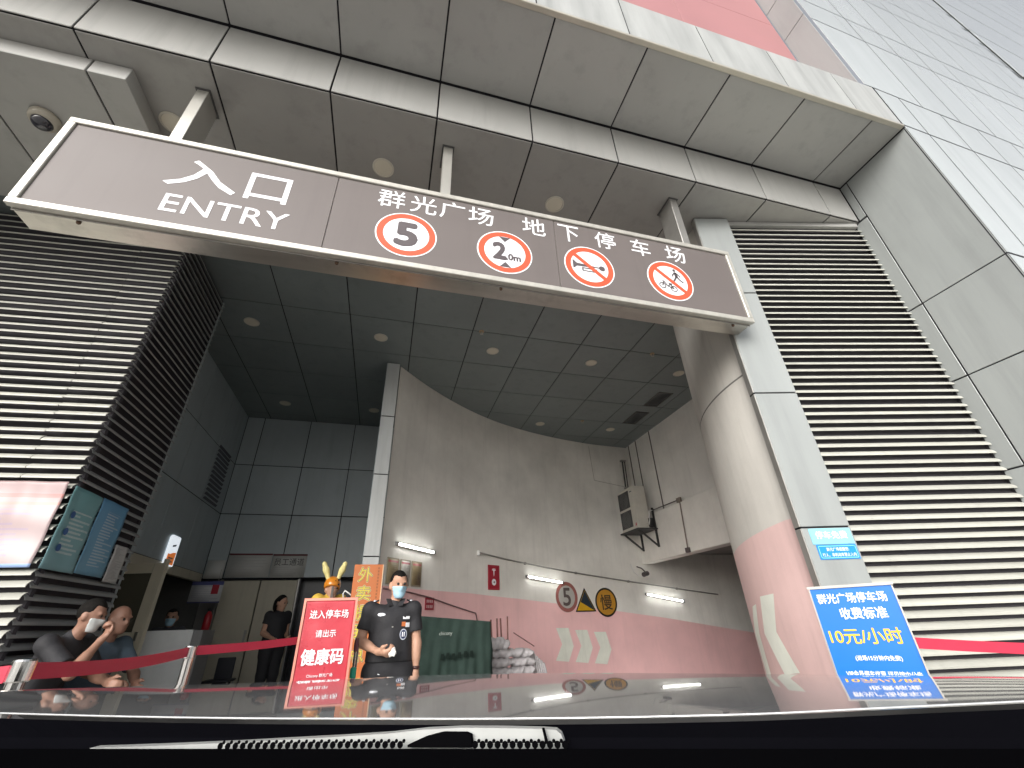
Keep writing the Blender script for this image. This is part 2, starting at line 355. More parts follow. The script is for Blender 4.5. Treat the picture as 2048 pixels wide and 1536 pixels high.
# dropped ceiling box at the left
bx = thing('ceiling_box', 'shallow dropped metal box under the soffit at the top left', 'ceiling box', (-4.8, 3.2, 5.5))
for x0, x1 in ((-2.89, -2.59), (-3.84, -2.89), (-4.84, -3.84), (-5.84, -4.84), (-6.9, -5.84)):
    put('panel', MB().box(x0+.008, x1-.008, 2.76, 4.4, 5.5, 5.676), ALU, bx, bevel=.004)
put('core', MB().box(-6.89, -2.61, 2.78, 4.39, 5.515, 5.672), GAP, bx)

# ---- fascia over the entrance, pink recess, reveal, white glazed facade
fa = thing('fascia', 'streaked white panel fascia strip running above the entrance soffit', 'wall', (0, 1.65, ZU))
put('core', MB().box(-7, 5.50, 1.6535, 1.9, ZU+.042, 7.18), GAP, fa)
put('edge_trim', MB().box(-7, 5.50, 1.640, 1.69, ZU-.012, ZU+.028), M('edge_trim', (.50, .47, .40), .35, .5), fa, bevel=.004)
put('ledge', MB().box(-7, 5.34, 1.66, 2.1, 7.185, 7.22), ALU_L, fa)
fx = [4.80-.985*i for i in range(12)][::-1]
for a, b in zip(fx, fx[1:]+[5.50]):
    panel(fa, (a, 1.65, ZU+.04), X_, Z_, b-a, 7.2-ZU-.04, FASC, gap=.014, bevel=0, t=.005)
pk = thing('pink_wall', 'flat pink cladding wall set back above the fascia', 'wall', (0, 2.05, 7.2))
for i in range(6):
    for j in range(2):
        panel(pk, (5.33-2*(i+1), 2.05, 7.2+2.6*j), X_, Z_, 2, 2.6, PINKW, gap=.006, t=.03)
put('core', MB().box(-7, 5.33, 2.085, 2.12, 7.2, 12.4), GAP, pk)
UF = Vector((math.cos(R(1.6)), math.sin(R(1.6)), 0))      # the white facade turns back slightly
fc = thing('glazed_facade', 'tall glossy white panelled facade right of the entrance', 'wall', (8, 1.7, 0))
FO = Vector((5.52, 1.65, 0))
def fpan(x0, x1, z0, z1, m=GLASSW): panel(fc, FO+UF*(x0-5.52)+Z_*z0, UF, Z_, x1-x0, z1-z0, m, gap=.030, bevel=0, t=.005)
cols_a = [6.45+.76*i for i in range(9)]; cols_b = [5.97]+[6.78+.74*i for i in range(8)]
XE = 12.35
def row(z0, z1, cols, start=5.52):
    c = [start]+[x for x in cols if x > start+.2]+[XE]
    for a, b in zip(c, c[1:]): fpan(a, b, z0, z1)
row(ZU+.04, 7.2, cols_b); row(7.2, 9.05, cols_a, 5.36); row(9.05, 9.85, cols_a, 5.36); row(9.85, 11.75, cols_a, 5.36); row(11.75, 12.6, cols_a, 5.36)
row(12.6, 14.5, cols_a, 5.36); row(14.5, 15.3, cols_a, 5.36); row(15.3, 17.2, cols_a, 5.36)
zr = [-.1, .55, 1.46, 2.38, 3.31, 4.24]
for a, b in zip(zr, zr[1:]): row(a, b, cols_b)
row(4.24, ZU+.04, cols_b)
bb = MB(); bb.obox(FO+UF*3.4+Vector((0, .0125, 8.5)), UF*3.40, Vector((-UF.y, UF.x, 0))*.010, Z_*8.75); put('core', bb, GAP, fc)
# reveal beside the pink wall
rv = thing('reveal_wall', 'narrow grey reveal between the pink wall and the white facade', 'wall', (5.36, 1.85, 7.2))
for a, b in ((7.22, 9.27), (9.27, 10.16), (10.16, 11.6), (11.6, 12.5)): panel(rv, (5.345, 2.05, a), -Y_, Z_, .38, b-a, ALU_L, gap=.012)
# far block beyond a recess
fb = thing('far_facade', 'pale far facade with thin level lines at the top right corner', 'wall', (16, 2, 0))
put('recess_side', MB().box(12.42, 12.46, 1.88, 2.6, 0, 60), M('mauve_reveal', (.42, .36, .37), .5), fb)
put('recess_back', MB().box(12.46, 13.1, 2.55, 2.6, 0, 60), M('mauve_reveal', (.42, .36, .37), .5), fb)
for i in range(26):
    panel(fb, (13.1, 1.90, .4+i*2.3), Vector((1, .05, 0)), Z_, 30, 2.3, GLASSW, gap=.05, bevel=0)
put('core', MB().obox((28, 2.70, 30), Vector((15, .75, 0)), Vector((-.05, 1, 0))*.02, Z_*30), DARK, fb)

# ---- jamb
jb = thing('entrance_jamb', 'pale grey panelled jamb on the right of the entrance', 'wall', (5.52, 2.1, 0))
zj = [-.05, .45, 1.40, 2.36, 3.31, 4.24, ZU-.004]
for a, b in zip(zj, zj[1:]):
    panel(jb, (5.52, 2.43, a), -Y_, Z_, 2.43-1.646, b-a, ALU_L, gap=.012)
    panel(jb, (5.52, 2.60, a), -Y_, Z_, .17, min(b, ZC-.01)-a, ALU_L, gap=.016, name='edge_panel')
panel(jb, (5.52, 2.53, ZC), -Y_, Z_, .10, ZU-ZC-.004, ALU_L, gap=.016, name='edge_panel')
put('core', MB().box(5.535, 5.6, 1.69, 2.62, -.05, ZU+.012), GAP, jb)

# ---- louvres
def slat_mesh(L, mat, d=.055):
    pr = [(0, 0), (0, .012), (.006, .022), (.017, .034), (.034, .046), (d, .054), (d, .051), (.034, .042), (.020, .031), (.010, .018), (.004, 0)]
    n = len(pr); vs_ = [(x, z, -y) for x in (0, L) for y, z in pr]       # local: x along, y up, z outward
    fs = [tuple(range(n)), tuple(range(2*n-1, n-1, -1))] + [(i, n+i, n+(i+1) % n, (i+1) % n) for i in range(n)]
    me = bpy.data.meshes.new('slat'); me.from_pydata(vs_, [], fs); me.materials.append(mat); me.update()
    b = bmesh.new(); b.from_mesh(me); bmesh.ops.recalc_face_normals(b, faces=b.faces); b.to_mesh(me); b.free(); return me
def louvre(root, o, u, runs, z0, z1, mat, pitch=.0867, phase=0.0):
    """runs: (start, end) along u; slats face n = u x z; separate pieces"""
    ms = [(a, slat_mesh(b-a, mat)) for a, b in runs]; z = z1-phase; k = 0
    while z > z0:
        for a, me in ms: link('slat', me, root, frame(Vector(o)+Vector(u)*a+Z_*(z+random.uniform(-.0015, .0015)), Vector(u)+Z_*random.uniform(-.0012, .0012), Z_) @ Matrix.Rotation(random.uniform(-.03, .03), 4, 'X'))
        z -= pitch
lf = thing('slatted_screen', 'cream slatted screen wall on the left, its end slats turning the corner in shade', 'louvre', (-4.5, 4.9, .2))
UL = Vector((-2.7+7, 4.58-4.92, 0)).normalized()          # runs to the right
LO = Vector((-7, 4.92, 0)); LL = math.hypot(4.3, .34)
louvre(lf, LO, UL, ((0, LL-.42), (LL-.413, LL)), .25, 5.55, SLAT, phase=.02)
louvre(lf, Vector((-2.7, 4.58, 0)), Y_, ((0.062, 1.42),), .25, 5.55, SLAT_SHADED, phase=.02)
put('backing', MB().obox((LO+Vector((-2.7, 4.58, 0)))/2+Vector((.04, .13, 2.84)), UL*(LL/2-.05), Vector((-UL.y, UL.x, 0))*.02, Z_*2.83).box(-2.80, -2.77, 4.72, 5.98, 0, 5.67), DARK, lf)
put('end_post', MB().box(-2.79, -2.765, 6.0, 6.05, .2, 5.67), DARK, lf)
lr = thing('vent_louvre', 'cream horizontal vent louvre between pillar and jamb on the right', 'louvre', (4.6, 2.75, 0))
RA, RB = Vector((3.775, 2.95, 0)), Vector((5.50, 2.565, 0)); UR = (RB-RA).normalized(); LR = (RB-RA).length
louvre(lr, RA, UR, ((0.0, LR+.018),), .12, 5.53, SLAT, pitch=.0835)
NR = UR.cross(Z_)
put('backing', MB().obox((RA+RB)/2-NR*.085+UR*.04+Z_*2.83, UR*(LR/2+.05), NR*.02, Z_*2.84).obox(RB+UR*.028-NR*.04+Z_*2.8, UR*.006, NR*.035, Z_*2.8), DARK, lr)
put('head_trim', MB().obox((RA+RB)/2-NR*.02+Z_*5.645, UR*LR/2, NR*.025, Z_*.03), ALU, lr)

# ---- clad pillar
PA, PB = Vector((3.335, 2.985, 0)), Vector((3.765, 2.888, 0)); UP = (PB-PA).normalized(); NP = UP.cross(Z_); LP = (PB-PA).length
pi_ = thing('clad_pillar', 'pale grey clad pillar beside the right end of the hanging sign', 'pillar', (3.55, 3.0, 0))
zp = [-.05, .60, 1.88, 3.16, 4.44, ZC-.012]
for a, b in zip(zp, zp[1:]):
    panel(pi_, PA+Z_*a, UP, Z_, LP, b-a, ALU_L, gap=.014)
    panel(pi_, PA-NP*.09+Z_*a, NP, Z_, .09, b-a, STEEL_D, gap=.014, name='side_panel')
put('core', MB().obox((PA+PB)/2-NP*.055+Z_*2.8, UP*(LP/2-.014), NP*.042, Z_*2.85), GAP, pi_)

# ---- plaster walls
WALL = np.array([(-.085, 7.40), (.45, 8.03), (1.04, 8.62), (1.7, 9.17), (2.43, 9.64), (3.2, 10.0), (3.99, 10.28), (4.8, 10.49), (5.66, 10.63), (7.5, 10.75), (10, 10.8), (16, 10.8)])
def crom(P, n=8):
    out = []
    for i in range(len(P)-1):
        p0, p1, p2, p3 = P[max(i-1, 0)], P[i], P[i+1], P[min(i+2, len(P)-1)]
        for k in range(n):
            t = k/n; out.append(.5*((2*p1)+(-p0+p2)*t+(2*p0-5*p1+4*p2-p3)*t*t+(-p0+3*p1-3*p2+p3)*t**3))
    out.append(P[-1]); return np.array(out)
WC = crom(WALL)
def wallpt(x):
    i = int(np.clip(np.searchsorted(WC[:, 0], x)-1, 0, len(WC)-2)); a, b = WC[i], WC[i+1]; t = (x-a[0])/(b[0]-a[0])
    p = a+(b-a)*t; u = Vector((b[0]-a[0], b[1]-a[1], 0)).normalized()
    return Vector((p[0], p[1], 0)), u, u.cross(Z_)        # point, tangent, normal towards the car
PKX = [-1, 0, 1.64, 2.81, 3.77, 5.45, 6.81, 8.37, 12, 16]; PKZ = [1.83, 1.83, 1.80, 1.72, 1.63, 1.45, 1.27, 1.02, .45, .2]
pinkz = lambda x: float(np.interp(x, PKX, PKZ))
cw = thing('curved_wall', 'tall curved plaster wall with a pink painted lower band', 'wall', (3, 9.9, -1))
mb = MB()
for a, b in zip(WC, WC[1:]):
    if a[0] >= 6.6: zt = 3.0
    else: zt = ZC-.004
    za, zb_ = pinkz(a[0]), pinkz(b[0])
    mb.add([(a[0], a[1], -1.2), (b[0], b[1], -1.2), (b[0], b[1], zb_), (a[0], a[1], za)], [(0, 1, 2, 3)], 1)
    mb.add([(a[0], a[1], za), (b[0], b[1], zb_), (b[0], b[1], zt), (a[0], a[1], zt)], [(0, 1, 2, 3)], 0)
    mb.add([(a[0], a[1]+.2, -1.2), (b[0], b[1]+.2, -1.2), (b[0], b[1]+.2, zt), (a[0], a[1]+.2, zt)], [(3, 2, 1, 0)], 0)
put('wall_surface', mb, [PLASTER, PINK], cw, smooth=True, fix=False)
for i in range(3):                                       # painted direction chevrons
    base = [(3.74, 1.15), (4.07, 1.14), (4.17, .79), (4.01, .51), (3.68, .55), (3.87, .84)]
    dx, dz = .505*i, -.055*i; pts = []
    for x, z in base:
        p, u, n = wallpt(x+dx); pts.append(p+Z_*(z+dz)+n*.004)
    m2 = MB(); back = [p-wallpt(p.x)[2]*.003 for p in pts]
    m2.add(pts+back, [(0, 1, 2, 5), (5, 2, 3, 4)] + [((i_+1) % 6, i_, 6+i_, 6+(i_+1) % 6) for i_ in range(6)])
    put('chevron', m2, CHEV, cw)
# faint patch outline on the plaster
for (x0, z0, x1, z1) in ((5.25, 5.6, 5.30, 4.62), (5.30, 4.62, 6.3, 4.5)):
    p, u, n = wallpt(x0); q, u2, n2 = wallpt(x1); mb = MB(); mb.bar(p+Z_*z0+n*.002, q+Z_*z1+n2*.002, .006, .012, up=n); put('seam', mb, M('seam_grey', (.33, .31, .28), .8), cw)
# clad end of the curved wall
fn = thing('wall_end_fin', 'slim pale clad fin at the end of the curved wall', 'pillar', (-.2, 7.35, 0))
zf = [0, 1.1, 2.22, 3.5, 4.56, ZC-.006]
for a, b in zip(zf, zf[1:]):
    panel(fn, (-.335, 7.30, a), X_, Z_, .245, b-a, ALU_F, gap=.016)
    panel(fn, (-.335, 7.75, a), -Y_, Z_, .45, b-a, ALU_IN, gap=.016, name='side_panel')
put('core', MB().box(-.32, -.105, 7.325, 7.75, 0, ZC-.01), GAP, fn)
# rounded corner wall behind the pillar
CX, CY, CR = 5.66, 3.13, 2.22
aw = thing('rounded_wall', 'smooth rounded wall corner with a seam ring and pale pink lower part', 'wall', (3.6, 3.5, -.1))
mb = MB(); N = 40; A0, A1 = R(181), R(66)
for i in range(N):
    a, b = A0+(A1-A0)*i/N, A0+(A1-A0)*(i+1)/N
    pa, pb = (CX+CR*math.cos(a), CY+CR*math.sin(a)), (CX+CR*math.cos(b), CY+CR*math.sin(b))
    hz_ = lambda a_: 1.79+.20*max(0, min(1, (math.degrees(a_)-120)/58))**1.0
    for z0, z1, m in ((-1.2, None, 1), (None, 3.455, 0), (3.475, ZC-.004, 2)):
        q0, q1 = (hz_(a), hz_(b)); zl = (z0 if z0 is not None else q0, z0 if z0 is not None else q1); zh = (z1 if z1 is not None else q0, z1 if z1 is not None else q1)
        mb.add([(*pa, zl[0]), (*pb, zl[1]), (*pb, zh[1]), (*pa, zh[0])], [(3, 2, 1, 0)], m)
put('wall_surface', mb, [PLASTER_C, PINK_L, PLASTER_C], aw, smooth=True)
mb = MB(); pts = [(CX+(CR-.003)*math.cos(A0+(A1-A0)*i/N), CY+(CR-.003)*math.sin(A0+(A1-A0)*i/N)) for i in range(N+1)]
for p, q in zip(pts, pts[1:]): mb.add([(*p, 3.45), (*q, 3.45), (*q, 3.48), (*p, 3.48)], [(3, 2, 1, 0)])
put('seam_ring', mb, M('seam_dark', (.16, .15, .14), .8), aw)
mb = MB()
for i in range(N):
    a, b = A0+(A1-A0)*i/N, A0+(A1-A0)*(i+1)/N
    mb.add([(CX+(CR-.15)*math.cos(t), CY+(CR-.15)*math.sin(t), z) for z in (-1.2, ZC-.004) for t in (a, b)], [(0, 1, 3, 2)])
put('back_surface', mb, PLASTER_W, aw)
def onC(x, y):                                           # sight line onto the rounded wall
    d = ray(x, y); ex, ey = EYE.x-CX, EYE.y-CY; A_ = d.x**2+d.y**2; B_ = 2*(ex*d.x+ey*d.y); C_ = ex*ex+ey*ey-(CR+.004)**2
    return EYE+d*((-B_-math.sqrt(max(0, B_*B_-4*A_*C_)))/(2*A_))
for pz in (((1520, 1193), (1547, 1187), (1553, 1264), (1600, 1346), (1570, 1350), (1529, 1267)), ((1505, 1213), (1512, 1208), (1519, 1268), (1543, 1352), (1535, 1354), (1511, 1270))):
    L_ = [onC(*q) for q in pz]; rows2 = []
    def seg_(i, k): return [L_[i].lerp(L_[k], t_/6) for t_ in range(7)]
    Lf, Rt = seg_(0, 5)+seg_(5, 4)[1:], seg_(1, 2)+seg_(2, 3)[1:]; m2 = MB()
    fix = lambda p: Vector((CX, CY, p.z))+(Vector((p.x-CX, p.y-CY, 0))).normalized()*(CR+.004)
    m2.add([fix(a_.lerp(b_, c_/6)) for a_, b_ in zip(Lf, Rt) for c_ in range(7)], [(i*7+c_, i*7+c_+1, i*7+c_+8, i*7+c_+7) for i in range(12) for c_ in range(6)]); put('chevron', m2, CHEV, aw)
# right inner wall with beam over the garage mouth
rw = thing('inner_side_wall', 'pale plaster side wall with a deep beam over the garage mouth', 'wall', (6.5, 8, 2.5))
put('upper_wall', MB().box(6.5, 6.7, 4.9, 10.9, 3.6, ZC-.004), PLASTER_W, rw)
put('beam', MB().box(6.42, 6.72, 4.9, 10.9, 2.5, 3.598), PLASTER, rw, bevel=.012)
gr = thing('garage', 'dim garage interior with low dark ceiling beyond the mouth', 'garage', (11, 8, -1))
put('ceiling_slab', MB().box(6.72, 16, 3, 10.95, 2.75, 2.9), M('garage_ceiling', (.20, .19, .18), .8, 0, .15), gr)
put('end_wall', MB().box(15.9, 16, 3, 10.95, -1.2, 2.75), PLASTER_W, gr)
put('side_wall', MB().box(6.72, 16, 3.0, 3.1, -1.2, 2.75), PLASTER_W, gr)
put('hanger', MB().box(8.7, 8.74, 8.55, 8.60, 2.35, 2.75).box(8.6, 8.84, 8.54, 8.61, 2.33, 2.36), BLACK, gr)

# ---- left passage walls
sw = thing('passage_side_wall', 'dark panelled side wall of the passage on the left', 'wall', (-3.41, 8.2, 0))
yy = [6.02, 7.0, 8.1, 9.25, 10.4]; zz2 = [2.3, 3.46, 4.53, ZC-.006]
for a, b in zip(yy, yy[1:]):
    for c_, d_ in zip(zz2, zz2[1:]): panel(sw, (-3.41, a, c_), Y_, Z_, b-a, d_-c_, ALU_IN)
put('core', MB().box(-3.5, -3.435, 6.02, 10.5, 2.3, ZC), GAP, sw)
put('return_panel', MB().box(-3.41, -2.765, 6.06, 6.10, .2, ZC-.006), ALU_IN, sw)
vm = MB()
for i in range(13): vm.obox((-3.395, 9.65, 3.52+i*.085), Y_*.36, Vector((.012, 0, .02)), Vector((.004, 0, -.002)))
put('vent_grille', vm, M('dark_grille', (.07, .07, .09), .5), sw)
put('lower_wall', MB().box(-3.5, -3.41, 6.1, 7.45, .2, 2.3).box(-3.5, -3.41, 7.45, 10.4, 2.16, 2.3).box(-3.5, -3.41, 7.45, 10.4, .2, 1.05), BEIGE, sw)
rm = thing('reception_room', 'dark reception room behind the side opening', 'room', (-4.5, 9, .2))
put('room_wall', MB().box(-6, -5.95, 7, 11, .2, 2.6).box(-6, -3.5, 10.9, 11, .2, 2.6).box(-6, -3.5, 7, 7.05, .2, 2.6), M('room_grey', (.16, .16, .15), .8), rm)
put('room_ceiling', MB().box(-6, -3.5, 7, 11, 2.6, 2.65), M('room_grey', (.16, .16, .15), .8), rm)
bw = thing('passage_back_wall', 'dark grey panelled back wall above the staff doors', 'wall', (-1.7, 10.4, 0))
xx = [-3.41, -3.05, -2.045, -1.04, -.03, .9]; zb2 = [2.22, 3.46, 4.53, ZC-.006]
for a, b in zip(xx, xx[1:]):
    for c_, d_ in zip(zb2, zb2[1:]): panel(bw, (a, 10.4, c_), X_, Z_, b-a, d_-c_, ALU_IN)
put('core', MB().box(-3.5, 1.2, 10.43, 10.5, 2.2, ZC), GAP, bw)
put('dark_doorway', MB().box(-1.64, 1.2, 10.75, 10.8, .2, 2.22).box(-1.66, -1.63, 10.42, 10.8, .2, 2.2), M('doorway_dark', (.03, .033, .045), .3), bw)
dr = thing('staff_door', 'pale beige double staff door in the back wall', 'door', (-2.35, 10.42, .2))
put('leaf', MB().box(-3.02, -2.37, 10.42, 10.46, .2, 2.18), BEIGE, dr, bevel=.005)
put('leaf', MB().box(-2.35, -1.68, 10.42, 10.46, .2, 2.18), BEIGE, dr, bevel=.005)
put('handle', MB().box(-2.44, -2.41, 10.37, 10.40, 1.1, 1.32).box(-2.44, -2.41, 10.40, 10.42, 1.12, 1.14).box(-2.44, -2.41, 10.40, 10.42, 1.28, 1.30), STEEL_D, dr)
put('door_frame', MB().box(-3.06, -3.03, 10.40, 10.47, .2, 2.2).box(-1.67, -1.645, 10.40, 10.47, .2, 2.2), STEEL_D, dr)
# enclosure behind everything (keeps the daylight out as the building does)
put_e = MB().box(-7.05, -7, 2.6, 11, 0, 6.4).box(-7, 16.2, 10.96, 11.05, -1.2, 6.4).box(-7, 6.6, 2.62, 11, ZC+.09, ZC+.2).box(5.6, 16, 2.62, 2.7, 0, 5.6).box(6.8, 16, 2.7, 10.96, 2.92, 3.0).box(6.72, 6.8, 2.7, 10.96, 3.0, 5.9)
tag(put('building_core', put_e, CONC), kind='structure')

# ================================================================== hanging entrance sign
SX0, SX1, SY, SZ0, SZ1 = -2.74, 3.405, 2.75, 3.86, 4.86
sg = thing('entrance_sign', 'long hanging steel sign box reading ENTRY above the car park mouth', 'sign', ((SX0+SX1)/2, 2.87, SZ0))
put('box', MB().box(SX0+.012, SX1-.012, SY+.03, 3.0, SZ0+.004, SZ1-.004), STEEL, sg, bevel=.006)
fr = .055
put('frame', MB().box(SX0, SX1, SY, SY+.045, SZ0, SZ0+fr).box(SX0, SX1, SY, SY+.045, SZ1-fr, SZ1).box(SX0, SX0+fr, SY+.0005, SY+.045, SZ0+fr, SZ1-fr).box(SX1-fr, SX1, SY+.0005, SY+.045, SZ0+fr, SZ1-fr), M('frame_steel', (.50, .485, .44), .45, .45, .10, 6, stretch=(3, 1, 3)), sg, bevel=.005)
for a, b in ((SX0+fr, -.74), (-.74, 1.30), (1.30, SX1-fr)):
    panel(sg, (a, SY+.018, SZ0+fr), X_, Z_, b-a, SZ1-SZ0-2*fr, SIGNB, gap=.005, t=.010, name='face_panel')
SF = SY+.018
put('drip_lip', MB().box(SX0+.02, SX1-.02, SY+.055, SY+.062, SZ0-.012, SZ0+.004), STEEL_D, sg)
for x in (-2.35, -.62, .75, 3.2): put('bolt', MB().lathe([(.014, 0), (.014, .018), (.009, .024)], (x, SY+.085, SZ0+.003), (0, 0, -1), 8), M('rust', (.12, .07, .045), .8), sg)
for x in (-2.065, .21, 2.92):
    put('hanger_post', MB().box(x-.048, x+.048, 2.805, 3.045 if x < 0 or x > 2 else 2.96, SZ1-.002, ZC-.002), STEEL_D if x > 2 else M('post_steel', (.52, .51, .47), .35, .6, .06), sg, bevel=.004)
    put('post_collar', MB().box(x-.062, x+.062, 2.79, 3.06, ZC-.012, ZC-.003), M('collar_dark', (.08, .08, .08), .6), sg)
def sl(body, x0, x1, z0, z1, bold=.0, mat=WHITE, **k): return text(sg, body, ((x0+x1)/2, SF, (z0+z1)/2), X_, Z_, mat, w_=x1-x0, h_=z1-z0, bold=bold, **k)
sl('入', -1.96, -1.47, 4.33, 4.655, bold=.012); sl('口', -1.40, -1.09, 4.33, 4.64, bold=.012); sl('ENTRY', -1.90, -1.03, 4.04, 4.225, bold=.004)
for ch, x0, x1 in (('群', -.385, -.15), ('光', -.10, .135), ('广', .165, .40), ('场', .435, .675), ('地', .965, 1.20), ('下', 1.34, 1.56), ('停', 1.735, 1.965), ('车', 2.145, 2.365), ('场', 2.555, 2.79)):
    sl(ch, x0, x1, 4.545, 4.77, bold=.006)
def roundel(root, o, u, v, r, ring, bar=False, field=WHITE, t=.003, w0=.745):
    n = Vector(u).cross(Vector(v))
    shape(root, 'roundel', [circle(r, 48)], o, u, v, WHITE, lift=.0, d=t)
    ringmesh(root, 'roundel_ring', r*w0, r*.955, o, u, v, ring, lift=t+.0004)
    if bar:
        a = R(-42); c, s_ = math.cos(a), math.sin(a); h = r*.085; L = r*.80
        shape(root, 'roundel_bar', [[(-L*c+h*s_, -L*s_-h*c), (L*c+h*s_, L*s_-h*c), (L*c-h*s_, L*s_+h*c), (-L*c-h*s_, -L*s_+h*c)]], o, u, v, ring, lift=t+.0022)
rd = [(-.105, 4.24), (.78, 4.24), (1.625, 4.245), (2.52, 4.255)]; RR = .262
for i, (x, z) in enumerate(rd): roundel(sg, (x, SF, z), X_, Z_, RR, ORANGE_R, bar=i > 1)
SP = SF-.0035
text(sg, '5', (rd[0][0], SP, rd[0][1]), X_, Z_, GREYK, h_=.26, w_=.165, bold=.06)
text(sg, '2', (rd[1][0]-.052, SP, rd[1][1]+.005), X_, Z_, GREYK, h_=.195, w_=.11, bold=.06)
text(sg, '.0m', (rd[1][0]+.078, SP, rd[1][1]-.055), X_, Z_, GREYK, h_=.075, w_=.135, bold=.06)
for sgn in (1, -1):
    shape(sg, 'height_wedge', [[(-.055, sgn*.188), (.055, sgn*.188), (0, sgn*.125)]], (rd[1][0], SF, rd[1][1]), X_, Z_, GREYK, lift=.004)
hx = (rd[2][0], SF, rd[2][1])
shape(sg, 'horn_symbol', [[(-.175, .058), (-.162, .058), (-.135, .026), (-.02, .016), (.05, .012), (.05, -.008), (-.02, -.010), (-.135, -.016), (-.162, -.045), (-.175, -.045)],
    [(.05, .009), (.10, .009), (.10, -.005), (.05, -.005)], circle(.033, 16, .13, 0),
    [(-.07, -.022), (.06, -.022), (.06, -.036), (-.07, -.036)], [(-.07, -.056), (.06, -.056), (.06, -.07), (-.07, -.07)], [(-.085, -.022), (-.07, -.022), (-.07, -.07), (-.085, -.07)], [(.06, -.022), (.075, -.022), (.075, -.07), (.06, -.07)]], hx, X_, Z_, GREYK, lift=.004)
px = (rd[3][0], SF, rd[3][1])
def thick(pts, w_):
    out = []
    for (x0, y0), (x1, y1) in zip(pts, pts[1:]):
        l = math.hypot(x1-x0, y1-y0); nx, ny = -(y1-y0)/l*w_/2, (x1-x0)/l*w_/2
        out.append([(x0+nx, y0+ny), (x0-nx, y0-ny), (x1-nx, y1-ny), (x1+nx, y1+ny)])
    return out
shape(sg, 'walker_symbol', [circle(.018, 12, .072, .15)] + thick([(.078, .125), (.085, .06)], .036) + thick([(.085, .07), (.055, .02), (.03, -.015)], .020) + thick([(.085, .07), (.115, .025), (.15, -.005)], .020) + thick([(.078, .12), (.045, .09), (.04, .06)], .016) + thick([(.082, .12), (.115, .09), (.13, .065)], .016), px, X_, Z_, GREYK, lift=.0045)
bk = []
for cx, cy in ((-.11, -.085), (.015, -.11)):
    for i in range(14):
        a, b = 2*math.pi*i/14, 2*math.pi*(i+1)/14; bk.append([(cx+.040*math.cos(a), cy+.040*math.sin(a)), (cx+.040*math.cos(b), cy+.040*math.sin(b)), (cx+.028*math.cos(b), cy+.028*math.sin(b)), (cx+.028*math.cos(a), cy+.028*math.sin(a))])
bk += thick([(-.11, -.085), (-.085, -.025), (-.05, -.085), (.015, -.11)], .014) + thick([(-.05, -.085), (-.015, -.055), (.015, -.11)], .014) + thick([(-.085, -.025), (-.105, -.012)], .012) + thick([(-.035, -.045), (.005, -.052)], .018)
shape(sg, 'bicycle_symbol', bk, px, X_, Z_, GREYK, lift=.0045)

# ---- ceiling fittings
def downlight(x, y, where):
    t = thing('downlight', where, 'ceiling light', (x, y, ZC), 'round ceiling downlights')
    put('rim', MB().lathe([(.115, 0), (.115, .008), (.10, .012), (.095, .004)], (x, y, ZC-.0005), (0, 0, -1), 28), M('rim_cream', (.55, .52, .45), .4), t, smooth=False)
    put('diffuser', MB().lathe([(.094, .002), (.094, .006), (.05, .009)], (x, y, ZC-.001), (0, 0, -1), 28), LENS, t)
rows_ = {3.215: 'round downlight in the soffit just above the hanging sign, {} one', 6.5: 'round downlight in the nearer interior ceiling row, {} one', 9.55: 'round downlight in the farther interior ceiling row, {} one'}
ords = ['first', 'second', 'third', 'fourth', 'fifth']
for y, xs_ in ((3.215, (-2.45, -.45, 1.55)), (6.5, (-2.48, -.46, 1.53, 3.51, 5.48)), (9.5, (-2.48, -.6, 3.45, 5.41))):
    for i, x in enumerate(xs_): downlight(x, y, rows_[min(rows_, key=lambda k: abs(k-y))].format(ords[i]+' from left'))
for i, (x, y, wh) in enumerate(((1.21, 5.95, 'small sprinkler head in the ceiling behind the 2.0m roundel'), (4.53, 5.95, 'small sprinkler head in the ceiling near the rounded wall'), (4.45, 9.13, 'small sprinkler head in the ceiling by the far curved wall'))):
    t = thing('sprinkler', wh, 'sprinkler', (x, y, ZC), 'ceiling sprinklers')
    put('escutcheon', MB().lathe([(.045, 0), (.04, .012), (.018, .016)], (x, y, ZC-.0005), (0, 0, -1), 16), M('sprk', (.45, .32, .2), .4), t)
    put('nozzle', MB().lathe([(.013, .012), (.013, .045), (.03, .05), (.03, .054)], (x, y, ZC), (0, 0, -1), 12), STEEL_D, t)
for i, (y0, y1, wh) in enumerate(((7.32, 8.0, 'dark ceiling grille nearer to the rounded wall'), (8.35, 9.05, 'dark ceiling grille farther back by the side wall'))):
    t = thing('ceiling_grille', wh, 'vent', (5.7, (y0+y1)/2, ZC), 'ceiling grilles')
    put('grille_frame', MB().box(5.53, 5.56, y0, y1, ZC-.014, ZC-.001).box(5.86, 5.89, y0, y1, ZC-.014, ZC-.001).box(5.56, 5.86, y0, y0+.03, ZC-.014, ZC-.001).box(5.56, 5.86, y1-.03, y1, ZC-.014, ZC-.001), M('grille_dk', (.10, .10, .10), .5), t)
    vm = MB()
    for k in range(14): yk = y0+.05+k*(y1-y0-.1)/13; vm.obox((5.71, yk, ZC-.008), X_*.15, Vector((0, .012, .004)), Vector((0, -.0005, .0015)))
    put('grille_blades', vm, M('grille_dk', (.10, .10, .10), .5), t)
dc = thing('dome_camera', 'round dome security camera under the ceiling box at the top left', 'camera', (-3.45, 3.31, 5.5))
put('housing', MB().lathe([(.11, 0), (.115, .02), (.11, .05), (.10, .07), (.075, .075)], (-3.45, 3.31, 5.499), (0, 0, -1), 28), M('cam_beige', (.45, .42, .35), .4), dc, smooth=True)
